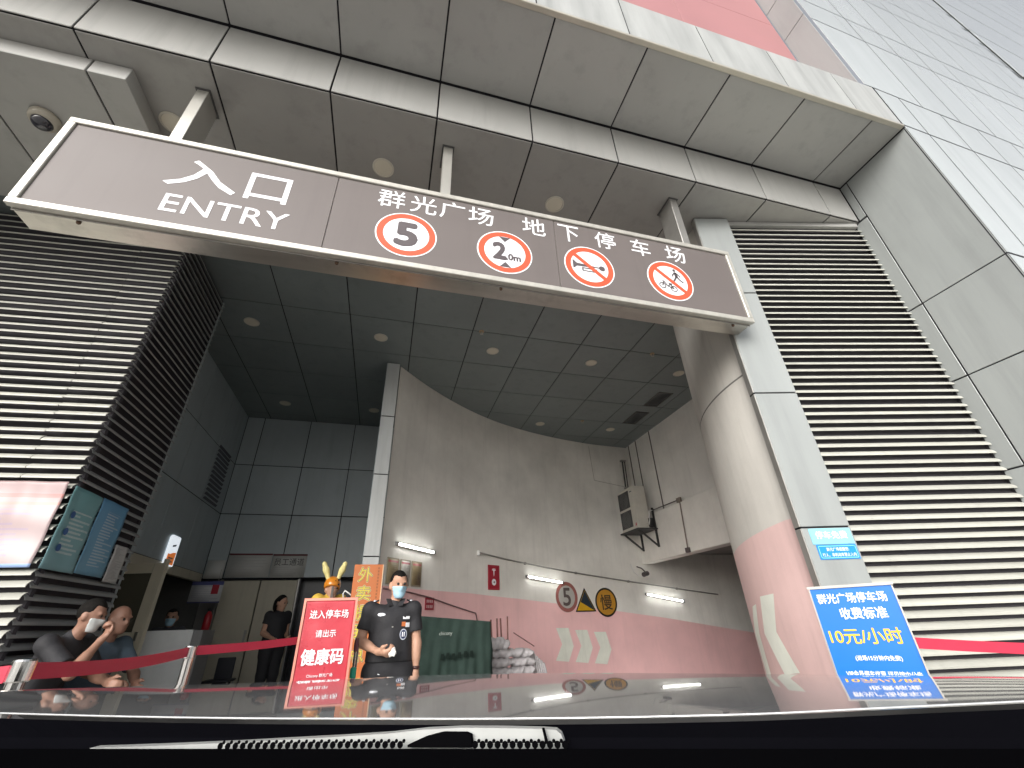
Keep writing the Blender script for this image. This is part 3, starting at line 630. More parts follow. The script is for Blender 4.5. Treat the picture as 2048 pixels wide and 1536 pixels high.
put('dome', MB().lathe([(.082, .06), (.078, .085), (.065, .11), (.04, .13), (.012, .138)], (-3.45, 3.31, 5.499), (0, 0, -1), 28), M('smoked_dome', (.02, .02, .03), .06, coat=1), dc, smooth=True)

# ---- curved wall fittings
def onwall(x, z, lift=0.0):
    p, u, n = wallpt(x); return p+Z_*z+n*lift
for i, (x0, z0, x1, z1, wh) in enumerate(((.12, 2.46, .80, 2.43, 'lit fluorescent tube high on the curved wall above the notice frames'), (3.01, 2.16, 3.97, 2.05, 'lit fluorescent tube touching the faded number 5 sign'), (6.34, 1.80, 7.41, 1.62, 'lit fluorescent tube on the wall inside the garage mouth'))):
    t = thing('tube_light', wh, 'tube light', onwall((x0+x1)/2, (z0+z1)/2), 'lit wall tube lights')
    a, b = onwall(x0, z0, .05), onwall(x1, z1, .05); d = (b-a).normalized()
    put('batten', MB().bar(onwall(x0, z0, .022), onwall(x1, z1, .022), .045, .04), WHITE_P, t)
    put('tube', MB().tube([a+d*.02, b-d*.02], .017, 10), TUBE, t)
    for q in (a, b): put('end_cap', MB().bar(q-d*.025, q+d*.025, .04, .05), M('cap_grey', (.25, .25, .25), .5), t)
cdt = MB(); cdt.tube([onwall(x, z, .025) for x, z in zip(np.linspace(1.81, 8.53, 24), np.interp(np.linspace(1.81, 8.53, 24), [1.81, 5.22, 8.53], [2.56, 2.18, 1.76]))], .016, 8)
t = thing('wall_conduit', 'thin grey conduit sloping down along the curved wall', 'pipe', onwall(1.81, 2.56)); put('pipe', cdt, STEEL_D, t, smooth=True)
put('junction_box', MB().bar(onwall(1.80, 2.50, .03), onwall(1.80, 2.59, .03), .05, .05), WHITE_P, t)
for x in (3.0, 4.4, 5.9, 7.3): put('clip', MB().bar(onwall(x-.02, np.interp(x, [1.81, 5.22, 8.53], [2.56, 2.18, 1.76]), .02), onwall(x+.02, np.interp(x+.04, [1.81, 5.22, 8.53], [2.56, 2.18, 1.76]), .02), .045, .05), STEEL_D, t)
t = thing('wall_cable', 'dark cable drooping along the pink band behind the guard', 'cable', onwall(.41, 1.76)); mb = MB(); mb.tube([onwall(x, z, .015) for x, z in ((.0, 1.79), (.41, 1.765), (.8, 1.70), (1.3, 1.57), (1.76, 1.46), (1.80, 1.30))], .012, 6); put('cable_run', mb, M('cable_mauve', (.16, .09, .09), .6), t, smooth=True)
# signs stuck on the wall
def wallsign(name, label, x, z):
    p, u, n = wallpt(x); t = thing(name, label, 'sign', p+Z_*z); return t, p+Z_*z+n*.006, u
t, o, u = wallsign('speed_sign', 'faded round number 5 speed sign on the curved wall', 4.09, 1.76)
FRED = M('faded_ring', (.33, .115, .10), .6, 0, .15, 12)
shape(t, 'plate', [circle(.315, 48)], o, u, Z_, M('faded_white', (.46, .45, .42), .6), lift=0, d=.006)
ringmesh(t, 'ring', .235, .312, o, u, Z_, FRED, lift=.0065)
text(t, '5', o+u.cross(Z_)*.0065, u, Z_, M('faded_num', (.10, .075, .07), .6), h_=.36, w_=.21, bold=.02)
t, o, u = wallsign('slope_sign', 'yellow triangle steep slope warning sign between the two round signs', 4.60, 1.62)
shape(t, 'plate', [[(-.30, -.17), (.29, -.17), (0, .33)]], o, u, Z_, BLACK, lift=0, d=.006)
shape(t, 'yellow_field', [[(-.255, -.145), (.245, -.145), (0, .28)]], o, u, Z_, YEL_S, lift=.0065)
shape(t, 'slope_symbol', [[(-.14, .03), (0, .265), (.235, -.14), (.215, -.14)], [(-.02, .06), (.05, .05), (.075, .02), (.06, -.03), (.01, .01)]], o, u, Z_, M('slope_ink', (.02, .035, .05), .5), lift=.008)
t, o, u = wallsign('slow_sign', 'round amber sign with a black slow character and black rim', 5.19, 1.64)
shape(t, 'plate', [circle(.31, 48)], o, u, Z_, AMB, lift=0, d=.006)
ringmesh(t, 'rim', .27, .312, o, u, Z_, BLACK, lift=.0065)
text(t, '慢', o+u.cross(Z_)*.0065, u, Z_, M('slow_ink', (.04, .028, .02), .6), h_=.32, w_=.33, bold=.016)
t, o, u = wallsign('charging_sign', 'dark red sign with a white T emblem above an arrow', 2.19, 2.11); n = u.cross(Z_)
put('plate', MB().obox(o+n*.004, u*.165, Z_*.235, n*.006), REDV, t, bevel=.003)
shape(t, 'border', thick([(-.145, -.215), (.145, -.215), (.145, .215), (-.145, .215), (-.145, -.215)], .006), o, u, Z_, M('border_red', (.5, .1, .12), .4), lift=.0105)
shape(t, 'emblem', [[(-.06, .135), (-.045, .15), (0, .155), (.045, .15), (.06, .135), (.03, .132), (.016, .128), (.010, .05), (0, .015), (-.010, .05), (-.016, .128), (-.03, .132)], [(-.062, .158), (-.03, .168), (0, .171), (.03, .168), (.062, .158), (.03, .162), (-.03, .162)]], o, u, Z_, WHITE, lift=.0105)
shape(t, 'arrow_disc', [circle(.062, 28, 0, -.09)], o, u, Z_, WHITE, lift=.0105)
shape(t, 'arrow', [[(-.03, -.085), (.005, -.085), (.005, -.065), (.035, -.09), (.005, -.115), (.005, -.095), (-.03, -.095)]], o, u, Z_, BLACK, lift=.012)
t, o, u = wallsign('red_notice', 'small red notice plate on the pink band right of the guard', .80, 1.605); n = u.cross(Z_)
put('plate', MB().obox(o, u*.115, Z_*.095, n*.004), M('notice_red', (.30, .02, .04), .4), t)
bars = [[(x, z), (x+.03, z), (x+.03, z+.045), (x, z+.045)] for z in (.015, -.065) for x in (-.085, -.042, .003, .047)]
shape(t, 'print', bars, o, u, Z_, M('notice_print', (.55, .35, .35), .5), lift=.005)
nf = thing('notice_board', 'three framed tan notices side by side on the curved wall behind the guard', 'notice', onwall(.3, 2.05))
for x0, x1, bs in ((.02, .205, (.30, .24, .14)), (.235, .40, (.50, .48, .44)), (.43, .61, (.26, .20, .11))):
    p, u, n = wallpt((x0+x1)/2); pw = (onwall(x1, 0)-onwall(x0, 0)).length
    mt = print_mat('notice_print_%d' % (x0*1000), bs, tuple(c*.45 for c in bs), 22, seed=x0*50, band=((.86, .94, (.35, .08, .09)),))
    put('frame', MB().obox(onwall((x0+x1)/2, 2.05, .010), u*pw/2, Z_*.195, n*.008), M('frame_tan', (.34, .30, .22), .5), nf, bevel=.003)
    sheet(nf, 'notice', onwall((x0+x1)/2, 2.05, .019)-u*(pw/2-.02)-Z_*.175, u, Z_, pw-.04, .35, mt, nx=2, ny=2, lift=0)
# air conditioner in the corner
ac = thing('air_conditioner', 'tall white two fan air conditioner unit high in the corner', 'air conditioner', (6.12, 10.2, 3.2))
AX0, AX1, AY0, AY1, AZ0, AZ1 = 5.94, 6.30, 9.80, 10.60, 3.22, 4.28
ACW = M('ac_white', (.56, .54, .48), .5, 0, .08, 4)
put('casing', MB().box(AX0, AX1, AY0, AY1, AZ0, AZ1), ACW, ac, bevel=.012)
for z0, z1 in ((3.30, 3.72), (3.78, 4.21)):
    gl = put('fan_grille', MB().box(AX0-.012, AX0-.001, 10.02, 10.57, z0, z1), M('ac_grille', (.07, .07, .07), .6), ac, bevel=.003)
    mb = MB()
    for k in range(6): mb.tube([(AX0-.014, 10.295+math.cos(a_)*.035*(k+1), (z0+z1)/2+math.sin(a_)*.032*(k+1)) for a_ in np.linspace(0, 2*math.pi, 21)], .003, 4)
    put('grille_ring', mb, M('ac_wire', (.20, .20, .19), .5), gl)
put('logo', MB().box(AX0-.003, AX0-.001, 9.86, 9.97, 4.14, 4.165), M('ac_logo', (.10, .12, .14), .5), ac)
put('badge', MB().prism([(-.03, -.05), (.03, -.02), (.02, .05), (-.02, .02)], (AX0-.003, 9.88, 3.33), Vector((0, -1, 0)), Z_, (-.001, 0, 0)), REDV, ac)
put('valve', MB().tube([(6.22, AY0-.002, 3.32), (6.22, AY0-.05, 3.30), (6.24, AY0-.07, 3.40), (6.28, AY0-.05, 3.62), (6.40, AY0-.03, 3.66)], .014, 8), WHITE_P, ac, smooth=True)
put('service_box', MB().box(6.24, 6.34, AY0-.07, AY0-.003, 3.24, 3.46), BLACK, ac, bevel=.006)
br = thing('wall_bracket', 'dark steel bracket shelf carrying the air conditioner', 'bracket', (6.15, 10.1, 3.0))
BRK = M('bracket_steel', (.05, .05, .05), .6, .3)
put('shelf', MB().box(5.86, 6.415, 9.70, 10.60, 3.185, 3.212), BRK, br)
for y in (9.78, 10.5):
    put('strut', MB().bar((5.92, y, 3.185), (6.40, y, 2.80), .035, .035), BRK, br)
    put('upright', MB().bar((6.40, y, 2.78), (6.40, y, 3.72), .04, .04, up=(1, 0, 0)), BRK, br)
t = thing('refrigerant_pipes', 'dark insulated pipes climbing the corner above the air conditioner', 'pipe', (6.3, 10.5, 4.3))
for dx, r in ((0, .022), (.07, .016)): put('pipe', MB().tube([(6.22+dx, 10.55, 4.27), (6.22+dx, 10.57, 4.5), (6.25+dx, 10.58, 5.25)], r, 8), M('pipe_dark', (.08, .08, .08), .6), t, smooth=True)
for z in (4.42, 5.2): put('clamp', MB().box(6.19, 6.34, 10.52, 10.62, z, z+.04), STEEL_D, t)
for i, (a, b) in enumerate((((1255, 890), (1270, 965)), ((1268, 878), (1290, 985)), ((1296, 860), (1326, 1010)))):
    pa, pb = onX(*a, 6.49), onX(*b, 6.49); y = (pa.y+pb.y)/2
    t = thing('wall_joint_cover', 'thin dark vertical strip on the inner side wall, %s from the corner' % ords[i], 'strip', (6.49, y, 3.6), 'vertical strips on the side wall')
    put('strip', MB().box(6.482, 6.499, y-.012, y+.012, 3.6, ZC-.006), M('strip_dark', (.12, .11, .10), .7), t)
t = thing('beam_conduit', 'rusty conduit with boxes running down the beam face', 'pipe', (6.40, 8.66, 2.5))
put('pipe', MB().tube([(6.40, 8.62, 3.62), (6.40, 8.70, 2.55)], .014, 8), M('conduit_r', (.24, .20, .17), .6), t)
put('junction_box', MB().box(6.37, 6.418, 8.56, 8.70, 3.58, 3.68), M('conduit_r', (.24, .20, .17), .6), t)
put('end_box', MB().box(6.37, 6.418, 8.64, 8.76, 2.5, 2.60), M('conduit_d', (.09, .07, .07), .6), t)
put('feed_pipe', MB().tube([(6.405, 8.66, 3.64), (6.405, 9.75, 3.66)], .012, 6), M('conduit_d', (.09, .07, .07), .6), t)
t = thing('bullet_camera', 'small dark bullet camera hanging under the beam corner', 'camera', (6.35, 10.4, 2.3))
bc = onY(1291, 1148, 10.3)
put('body', MB().tube([bc+Vector((-.09, -.06, -.02)), bc+Vector((.08, .04, .02))], .055, 12), M('cam_dark', (.07, .06, .06), .5), t, smooth=False)
put('bracket_arm', MB().tube([bc+Vector((.0, .0, .05)), bc+Vector((-.02, .1, .14)), bc+Vector((-.03, .3, .20))], .014, 6), M('cam_dark', (.07, .06, .06), .5), t)
put('lead', MB().tube([bc+Vector((0, .02, -.04)), bc+Vector((-.12, .05, -.07)), bc+Vector((-.25, .1, .05)), bc+Vector((-.3, .12, .25))], .008, 6), WHITE_P, t)

# ---- small plates on the pillar and the blue tariff stand
def pil(s, z): return PA+UP*s+Z_*z+NP*.004
t = thing('info_plate', 'pale cyan plate with white characters, upper one on the pillar', 'sign', pil(.2, 1.80))
put('plate', MB().obox(pil(.235, 1.805), UP*.178, Z_*.062, NP*.003), BLUE_L, t)
text(t, '停车免费', pil(.235, 1.815)+NP*.003, UP, Z_, WHITE, w_=.27, h_=.06, bold=.02)
t = thing('info_plate', 'mid blue plate with two lines of white print, lower one on the pillar', 'sign', pil(.2, 1.68))
put('plate', MB().obox(pil(.245, 1.682), UP*.168, Z_*.056, NP*.003), BLUE_M, t)
shape(t, 'border', thick([(-.15, -.045), (.15, -.045), (.157, -.038), (.157, .038), (.15, .045), (-.15, .045), (-.157, .038), (-.157, -.038), (-.15, -.045)], .005), pil(.245, 1.682)+NP*.003, UP, Z_, BLUE_L, lift=.0005)
text(t, '群光广场提醒您:', pil(.245, 1.702)+NP*.003, UP, Z_, WHITE, w_=.19, h_=.028, bold=.01)
text(t, '行人、非机动车禁止入内', pil(.245, 1.660)+NP*.003, UP, Z_, WHITE, w_=.285, h_=.028, bold=.01)
BD = 2.9                                                     # distance of the blue stand
def atdist(x, y, d): r_ = ray(x, y); return EYE + r_*(d/math.hypot(r_.x, r_.y))
tl, tr = atdist(1618, 1176, BD), atdist(1782, 1171, BD-.02); UB = Vector((tr.x-tl.x, tr.y-tl.y, 0)); BW = UB.length; UB.normalize(); NB = UB.cross(Z_); BT = (tl.z+tr.z)/2
bs = thing('tariff_stand', 'bright blue parking tariff board on a stand by the right pillar', 'sign', (tl.x+UB.x*BW/2, tl.y+UB.y*BW/2, 0))
BC = Vector((tl.x, tl.y, 0))+UB*BW/2; BH = .56
put('board', MB().obox(BC+Z_*(BT-BH/2)-NB*.008, UB*BW/2, Z_*BH/2, NB*.007), BLUE, bs)
put('frame', MB().obox(BC+Z_*(BT+.004)-NB*.006, UB*(BW/2+.010), Z_*.006, NB*.012).obox(BC+Z_*(BT-BH-.004)-NB*.006, UB*(BW/2+.010), Z_*.006, NB*.012).obox(BC-UB*(BW/2+.003)+Z_*(BT-BH/2)-NB*.006, UB*.003, Z_*(BH/2-.005), NB*.011).obox(BC+UB*(BW/2+.003)+Z_*(BT-BH/2)-NB*.006, UB*.003, Z_*(BH/2-.005), NB*.011), STEEL_D, bs)
put('post', MB().tube([BC-NB*.03+Z_*.03, BC-NB*.03+Z_*(BT-.05)], .018, 12), CHROME, bs)
put('base', MB().lathe([(.17, 0), (.17, .015), (.06, .03), (.02, .04)], BC-NB*.03, (0, 0, 1), 28), STEEL_D, bs)
def bt(body, du, dz, w_, h_, mat=WHITE, bold=.02): text(bs, body, BC+UB*du*BW+Z_*(BT-dz*BH)-NB*.001, UB, Z_, mat, w_=w_*BW, h_=h_*BH, bold=bold)
bt('群光广场停车场', -.02, .085, .84, .078, bold=.03); bt('收费标准', .06, .205, .55, .085, bold=.03); bt('10元/小时', -.02, .375, .84, .115, YEL, .02)
bt('(进场15分钟内免费)', .04, .535, .52, .042); bt('VIP会员停车优惠 详见馆内公告。', .04, .645, .86, .046); bt('群光广场', .30, .745, .18, .038)

# ================================================================== barriers
def stanchion(x, y, z0, zt, label):
    t = thing('stanchion', label, 'barrier post', (x, y, z0), 'chrome barrier posts')
    put('base', MB().lathe([(.16, 0), (.16, .012), (.13, .03), (.04, .045)], (x, y, z0), (0, 0, 1), 32), CHROME, t, smooth=False)
    put('post', MB().tube([(x, y, z0+.02), (x, y, zt-.06)], .026, 20), CHROME, t, smooth=False)
    put('belt_head', MB().lathe([(.030, 0), (.033, .004), (.033, .062), (.030, .068), (.012, .070)], (x, y, zt-.07), (0, 0, 1), 24), CHROME, t)
    return t
sA = (-1.125, 3.6); sB = (-1.195, 2.2)
stanchion(*sA, .2, 1.20, 'chrome barrier post farther from the camera, between two red belts')
stanchion(*sB, .2, 1.20, 'chrome barrier post nearest the camera at the lower left')
def belt(label, p, q, sag=.02, h_=.052):
    p, q = Vector(p), Vector(q); mb = MB(); n = 12
    pts = [p.lerp(q, i/n)-Z_*sag*4*(i/n)*(1-i/n) for i in range(n+1)]
    side = (q-p).cross(Z_).normalized()*.0012
    for a, b in zip(pts, pts[1:]): mb.add([a-side, b-side, b-side+Z_*h_, a-side+Z_*h_, a+side, b+side, b+side+Z_*h_, a+side+Z_*h_], [(0, 1, 2, 3), (7, 6, 5, 4), (3, 2, 6, 7), (1, 0, 4, 5)])
    o = put('barrier_belt', mb, BELT); tag(o, label, 'barrier belt', 'red barrier belts'); return o
belt('red barrier belt stretched between the two chrome posts', (sB[0]+.005, sB[1]+.034, 1.135), (sA[0]-.005, sA[1]-.034, 1.140))
belt('red barrier belt running from the far chrome post behind the red placard', (sA[0]+.03, sA[1]+.02, 1.145), (-.42, 4.62, 1.19), sag=.012)
belt('red barrier belt leaving the frame at the lower left', (sB[0]-.036, sB[1]-.005, 1.130), (-3.6, 1.95, 1.06), sag=.03)
ra, rb = atdist(1800, 1284, 4.05), atdist(2120, 1300, 4.75)
stanchion(ra.x-.03, ra.y+.02, 0, ra.z+.03, 'chrome barrier post half hidden behind the blue tariff board')
belt('red barrier belt crossing the right vent louvre', (ra.x, ra.y, ra.z-.03), (rb.x, rb.y, rb.z-.03), sag=.004, h_=.062)

# ================================================================== boards and stuff near the guard
rbd = thing('red_placard', 'red placard with white health code notice in a pink frame', 'sign', (-.405, 4.33, 0))
RW, RZ0, RZ1 = .405, .80, 1.485
def rp(du, z, lift=0.0): return Vector((-.405+du, 4.33-lift, z))
put('frame', MB().obox(rp(0, RZ1, 0), X_*(RW/2), Z_*.010, Y_*.012).obox(rp(0, RZ0, 0), X_*(RW/2), Z_*.010, Y_*.012).obox(rp(-RW/2, (RZ0+RZ1)/2), X_*.009, Z_*((RZ1-RZ0)/2+.01), Y_*.0125).obox(rp(RW/2, (RZ0+RZ1)/2), X_*.009, Z_*((RZ1-RZ0)/2+.01), Y_*.0125), M('frame_copper', (.62, .26, .20), .35, .3), rbd)
sheet(rbd, 'banner', rp(-RW/2+.006, RZ0+.008), X_, Z_, RW-.012, RZ1-RZ0-.016, REDB, wave=.0022, nx=24, ny=36, lift=.002, seed=4)
put('back_board', MB().obox(rp(0, (RZ0+RZ1)/2, -.008), X_*(RW/2-.008), Z_*((RZ1-RZ0)/2-.008), Y_*.004), STEEL_D, rbd)
put('stand', MB().tube([(-.405, 4.37, .03), (-.405, 4.37, 1.3)], .016, 10), STEEL_D, rbd)
put('base', MB().lathe([(.17, 0), (.17, .012), (.03, .03)], (-.405, 4.37, 0), (0, 0, 1), 24), STEEL_D, rbd)
for body, z, w_, h_, b in (('进入停车场', 1.375, .30, .062, .012), ('请出示', 1.235, .155, .052, .012), ('健康码', 1.075, .315, .108, .03), ('Chicony 群光广场', .948, .19, .028, .006)):
    text(rbd, body, rp(0 if z > 1.3 else -.005, z, .0085), X_, Z_, WHITE, w_=w_, h_=h_, bold=b)
obd = thing('orange_board', 'tall orange takeaway pick-up board leaning by the wall fin', 'sign', (-.185, 6.0, 0))
put('board', MB().box(-.355, -.02, 6.0, 6.03, .25, 1.955), ORB, obd, bevel=.004)
put('edge_strip', MB().box(-.022, -.012, 5.998, 6.032, .25, 1.956), M('edge_cream', (.65, .45, .28), .5), obd)
put('foot', MB().box(-.35, -.30, 6.0, 6.03, 0, .25).box(-.08, -.03, 6.0, 6.03, 0, .25), WOOD, obd)
for i, ch in enumerate('外卖提取点'):
    z = 1.84-.205*i
    text(obd, ch, (-.215, 6.0, z), X_, Z_, M('board_cream', (.60, .52, .34), .5), w_=.165, h_=.165, bold=.05, lift=.0015)
    text(obd, ch, (-.215, 5.9985, z), X_, Z_, M('board_ink', (.06, .10, .03), .5), w_=.160, h_=.160, bold=.032, lift=.0015)
    text(obd, ch, (-.215, 5.997, z), X_, Z_, ORB_Y, w_=.155, h_=.155, bold=.006, lift=.0015)
shape(obd, 'small_print', [[(-.075, z_), (-.058, z_), (-.058, z_+.022), (-.075, z_+.022)] for z_ in np.arange(1.0, 1.92, .036)], (0, 6.0, 0), X_, Z_, M('board_brown', (.25, .08, .02), .5), lift=.001)
# mop with a green clamp
mp_ = thing('mop_handle', 'silver mop handle with a green clamp beside the red placard', 'mop', (-.165, 4.5, 0))
put('handle', MB().tube([(-.18, 4.50, .02), (-.168, 4.50, 1.19)], .011, 10), CHROME, mp_)
put('second_tube', MB().tube([(-.155, 4.50, .3), (-.150, 4.50, 1.12)], .008, 10), CHROME, mp_)
put('clamp', MB().lathe([(.022, 0), (.026, .01), (.026, .07), (.02, .08)], (-.168, 4.50, .90), (0, 0, 1), 12), M('clamp_green', (.01, .28, .18), .4), mp_)
put('grip', MB().lathe([(.018, 0), (.02, .05), (.014, .10)], (-.168, 4.50, 1.09), (0, 0, 1), 12), M('grip_red', (.12, .03, .04), .5), mp_)
# tarpaulin over boxes
tp = thing('tarpaulin', 'dark green tarpaulin draped over a tall box behind the guard', 'tarpaulin', (1.0, 6.9, 0))
gx, gy = 46, 26; mb = MB(); T0 = (.53, 6.6, 1.47, 7.2)
def drape(a, b):                                             # a around the perimeter 0..4, b down 0..1
    x0, y0, x1, y1 = T0; k = int(a) % 4; f = a-int(a)
    c = [(x0, y0), (x1, y0), (x1, y1), (x0, y1)]; p = c[k]; q = c[(k+1) % 4]
    x, y = p[0]+(q[0]-p[0])*f, p[1]+(q[1]-p[1])*f
    top = 1.385-.09*(x-x0)/(x1-x0); z = top-(top-.02)*b
    out = .012+.05*b*(0.5+.5*math.sin(a*23+math.sin(a*7)*2))+.02*b*math.sin(a*51+b*3)
    nx, ny = ((0, -1), (1, 0), (0, 1), (-1, 0))[k]
    wr = .006*math.sin(a*37+b*11)+.008*math.sin(b*17+a*9)
    return (x+nx*(out+wr), y+ny*(out+wr), z)
NA, NBB = 160, 28
vsT = [drape(4*i/NA, j/NBB) for j in range(NBB+1) for i in range(NA)]
fsT = [(j*NA+i, j*NA+(i+1) % NA, (j+1)*NA+(i+1) % NA, (j+1)*NA+i) for j in range(NBB) for i in range(NA)]
mb.add(vsT, fsT); mb.add(vsT[:NA], [tuple(range(NA))])
put('cover', mb, TARP, tp, smooth=True)
text(tp, 'chicony', (.86, 6.545, 1.17), X_, Z_, M('tarp_print', (.32, .36, .33), .6), w_=.17, h_=.055, bold=.0, lift=.004)
shape(tp, 'faint_print', [[(x, z_), (x+.05, z_), (x+.045, z_+.07), (x+.008, z_+.065)] for x, z_ in ((.80, .88), (.87, .89), (.94, .88), (1.02, .89), (1.10, .90), (1.18, .90))], (0, 6.545, 0), X_, Z_, M('tarp_dark', (.010, .017, .014), .9, spec=.1), lift=.003)
# sandbags
def sack_mesh(seed, L=.39, W=.30, H=.125):
    rnd = random.Random(seed); n, m = 26, 16; vs_ = []; ph = [rnd.uniform(0, 6) for _ in range(6)]
    for i in range(n+1):
        u = -1+2*i/n; e = max(.0, 1-abs(u)**3.5)**.5
        for j in range(m):
            a = 2*math.pi*j/m; ca, sa = math.cos(a), math.sin(a)
            ww = W/2*(.72+.28*e)*(abs(ca)**.75)*(1 if ca > 0 else -1); hh = H/2*(.12+.88*e)*(abs(sa)**.8)*(1 if sa > 0 else -1)
            wob = 1+.10*math.sin(u*6+ph[0]+a*2)+.08*math.sin(u*13+a*3+ph[1])+.04*math.sin(u*23+a*5+ph[4])
            vs_.append((u*L/2*(1+.03*math.sin(a*2+ph[2])), ww*wob, hh*wob+H/2+.006*math.sin(u*9+ph[3])))
    fs = [(i*m+j, i*m+(j+1) % m, (i+1)*m+(j+1) % m, (i+1)*m+j) for i in range(n) for j in range(m)] + [tuple(range(m-1, -1, -1)), tuple(n*m+j for j in range(m))]
    q = MB(); q.add(vs_, fs); return q.mesh('sack', BAG, smooth=True)
SM = [sack_mesh(i) for i in range(4)]; SS = [sack_mesh(i+9, L=.34, W=.3, H=.17) for i in range(2)]
lv = ['ground', 'second', 'third', 'fourth', 'fifth', 'sixth', 'seventh', 'eighth', 'ninth']
for col, (x, top_n) in enumerate(((1.83, 8), (2.17, 8))):
    for k in range(top_n):
        me = SM[(k*3+col) % 4]; o = link('sandbag', me, None, Matrix.Translation((x+random.uniform(-.02, .02), 7.6+random.uniform(-.02, .03), k*.114)) @ Matrix.Rotation(random.uniform(-.12, .12)+(math.pi if k % 2 else 0), 4, 'Z') @ Matrix.Rotation(random.uniform(-.05, .05), 4, 'Y'))
        tag(o, 'grey woven sandbag, %s layer of the stack %s' % (lv[k], 'beside the tarpaulin' if col == 0 else 'on the right, farther from the tarpaulin'), 'sandbag', 'stacked grey sandbags')
o = link('sandbag', SS[0], None, Matrix.Translation((1.80, 7.6, 8*.114-.005)) @ Matrix.Rotation(.2, 4, 'Z')); tag(o, 'rounded grey sandbag lying on top of the stack beside the tarpaulin', 'sandbag', 'stacked grey sandbags')
pw = thing('folded_sheets', 'upright bundle of pale folded sheets right of the sandbags', 'bundle', (2.45, 7.75, 0))
for i in range(7): put('sheet', MB().obox((2.36+.05*i, 7.72+.02*i, .44-.01*i), X_*.014, Y_*.16, Vector((-.04-.008*i, 0, .46-.022*i))), BAG, pw, bevel=.006)
cl = thing('upturned_stool', 'upturned dark wooden stool with legs in the air behind the sandbags', 'stool', (1.9, 7.95, 1.0))
for x, zt, dx in ((1.80, 1.33, -.02), (1.90, 1.345, -.015), (1.955, 1.345, -.01), (2.065, 1.37, 0)): put('leg', MB().bar((x+.01, 7.95 if x in (1.80, 1.955) else 8.0, .75), (x+dx, 7.95, zt), .024, .024), WOOD, cl)
put('seat', MB().box(1.78, 2.1, 7.85, 8.1, .72, .75), WOOD, cl); put('rail', MB().bar((2.0, 7.93, 1.0), (2.07, 7.93, 1.03), .02, .05), WOOD, cl)
t = thing('wooden_stick', 'thin dark stick leaning over the right sandbags', 'stick', (2.3, 7.8, .9)); put('rod', MB().tube([(2.15, 7.9, 1.13), (2.45, 7.75, .93)], .008, 6), WOOD, t)

# ================================================================== things on the left
FRN = UL.cross(Z_)
def fl(s, z): return LO+UL*s+Z_*z+FRN*.012
pp = print_mat('pink_notice_print', (.38, .315, .32), (.30, .24, .36), 17, 3, band=((.80, .85, (.45, .20, .19)), (.71, .745, (.48, .25, .22)), (0, .04, (.30, .42, .66))), base2=(.36, .25, .25), v0=.12, v1=.66, rough=.35, fill=.4)
t = thing('pink_notice', 'crinkled pale pink notice sheet on the front of the left slatted screen', 'notice', fl(LL-.3, 1.76)); sheet(t, 'paper_sheet', fl(LL-.62, 1.77), UL, Z_, .60, .69, pp, wave=.010, nx=26, ny=30, seed=1)
b1 = print_mat('blue_poster_print', (.27, .45, .50), (.62, .68, .68), 20, 5, base2=(.17, .38, .40), v0=.2, v1=.72, u0=.25, dens=.8)
b2 = print_mat('blue_poster_print_b', (.22, .42, .54), (.60, .66, .68), 26, 8, base2=(.11, .29, .50), v0=.12, v1=.85, u0=.3, dens=.7)
def ls(y, z): return Vector((-2.688, y, z))
t = thing('blue_poster', 'teal poster on the screen end, nearer the pink notice', 'poster', ls(4.83, 1.77), 'teal and blue posters'); sheet(t, 'poster_sheet', ls(4.60, 1.77), Y_, Z_, .45, .67, b1, wave=.006, nx=14, ny=16, seed=2)
shape(t, 'icon', [circle(.03, 16, .10, .44), circle(.03, 16, .10, .30), circle(.03, 16, .10, .17)], ls(4.60, 1.77), Y_, Z_, M('icon_blue', (.05, .12, .30), .5), lift=.02)
t = thing('blue_poster', 'blue poster on the screen end beside the white paper', 'poster', ls(5.3, 1.78), 'teal and blue posters'); sheet(t, 'poster_sheet', ls(5.06, 1.78), Y_, Z_, .48, .67, b2, wave=.006, nx=14, ny=16, seed=3)
t = thing('white_paper', 'white printed paper sheet taped at the end of the slatted screen', 'paper', ls(5.68, 1.75)); sheet(t, 'paper_sheet', ls(5.57, 1.75), Y_, Z_, .25, .35, print_mat('white_print', (.50, .50, .49), (.22, .22, .24), 30, 2, dens=.6), wave=.004, seed=5)
# projecting light box
lb = thing('hanging_sign', 'small white and orange rounded sign on the dark passage wall', 'sign', (-3.39, 8.68, 2.26))
LBW = EM('lb_white', (.72, .77, .82), .55)
pts = [(0, 0), (.35, 0), (.35, .44), (.31, .45), (.04, .45), (0, .41)]
shape(lb, 'panel', [pts], (-3.405, 8.50, 2.26), Y_, Z_, LBW, lift=.0, d=.03)
shape(lb, 'orange_field', [[(.03, .015), (.325, .015), (.325, .21), (.22, .20), (.12, .17), (.03, .165)]], (-3.405, 8.50, 2.26), Y_, Z_, EM('lb_orange', (.55, .15, .035), .45), lift=.031)
shape(lb, 'print', [[(.11, .27), (.24, .30), (.24, .33), (.11, .30)], [(.08, .10), (.26, .10), (.26, .12), (.08, .12)], [(.08, .05), (.26, .05), (.26, .07), (.08, .07)]], (-3.405, 8.50, 2.26), Y_, Z_, M('lb_grey', (.3, .3, .33), .5), lift=.033)
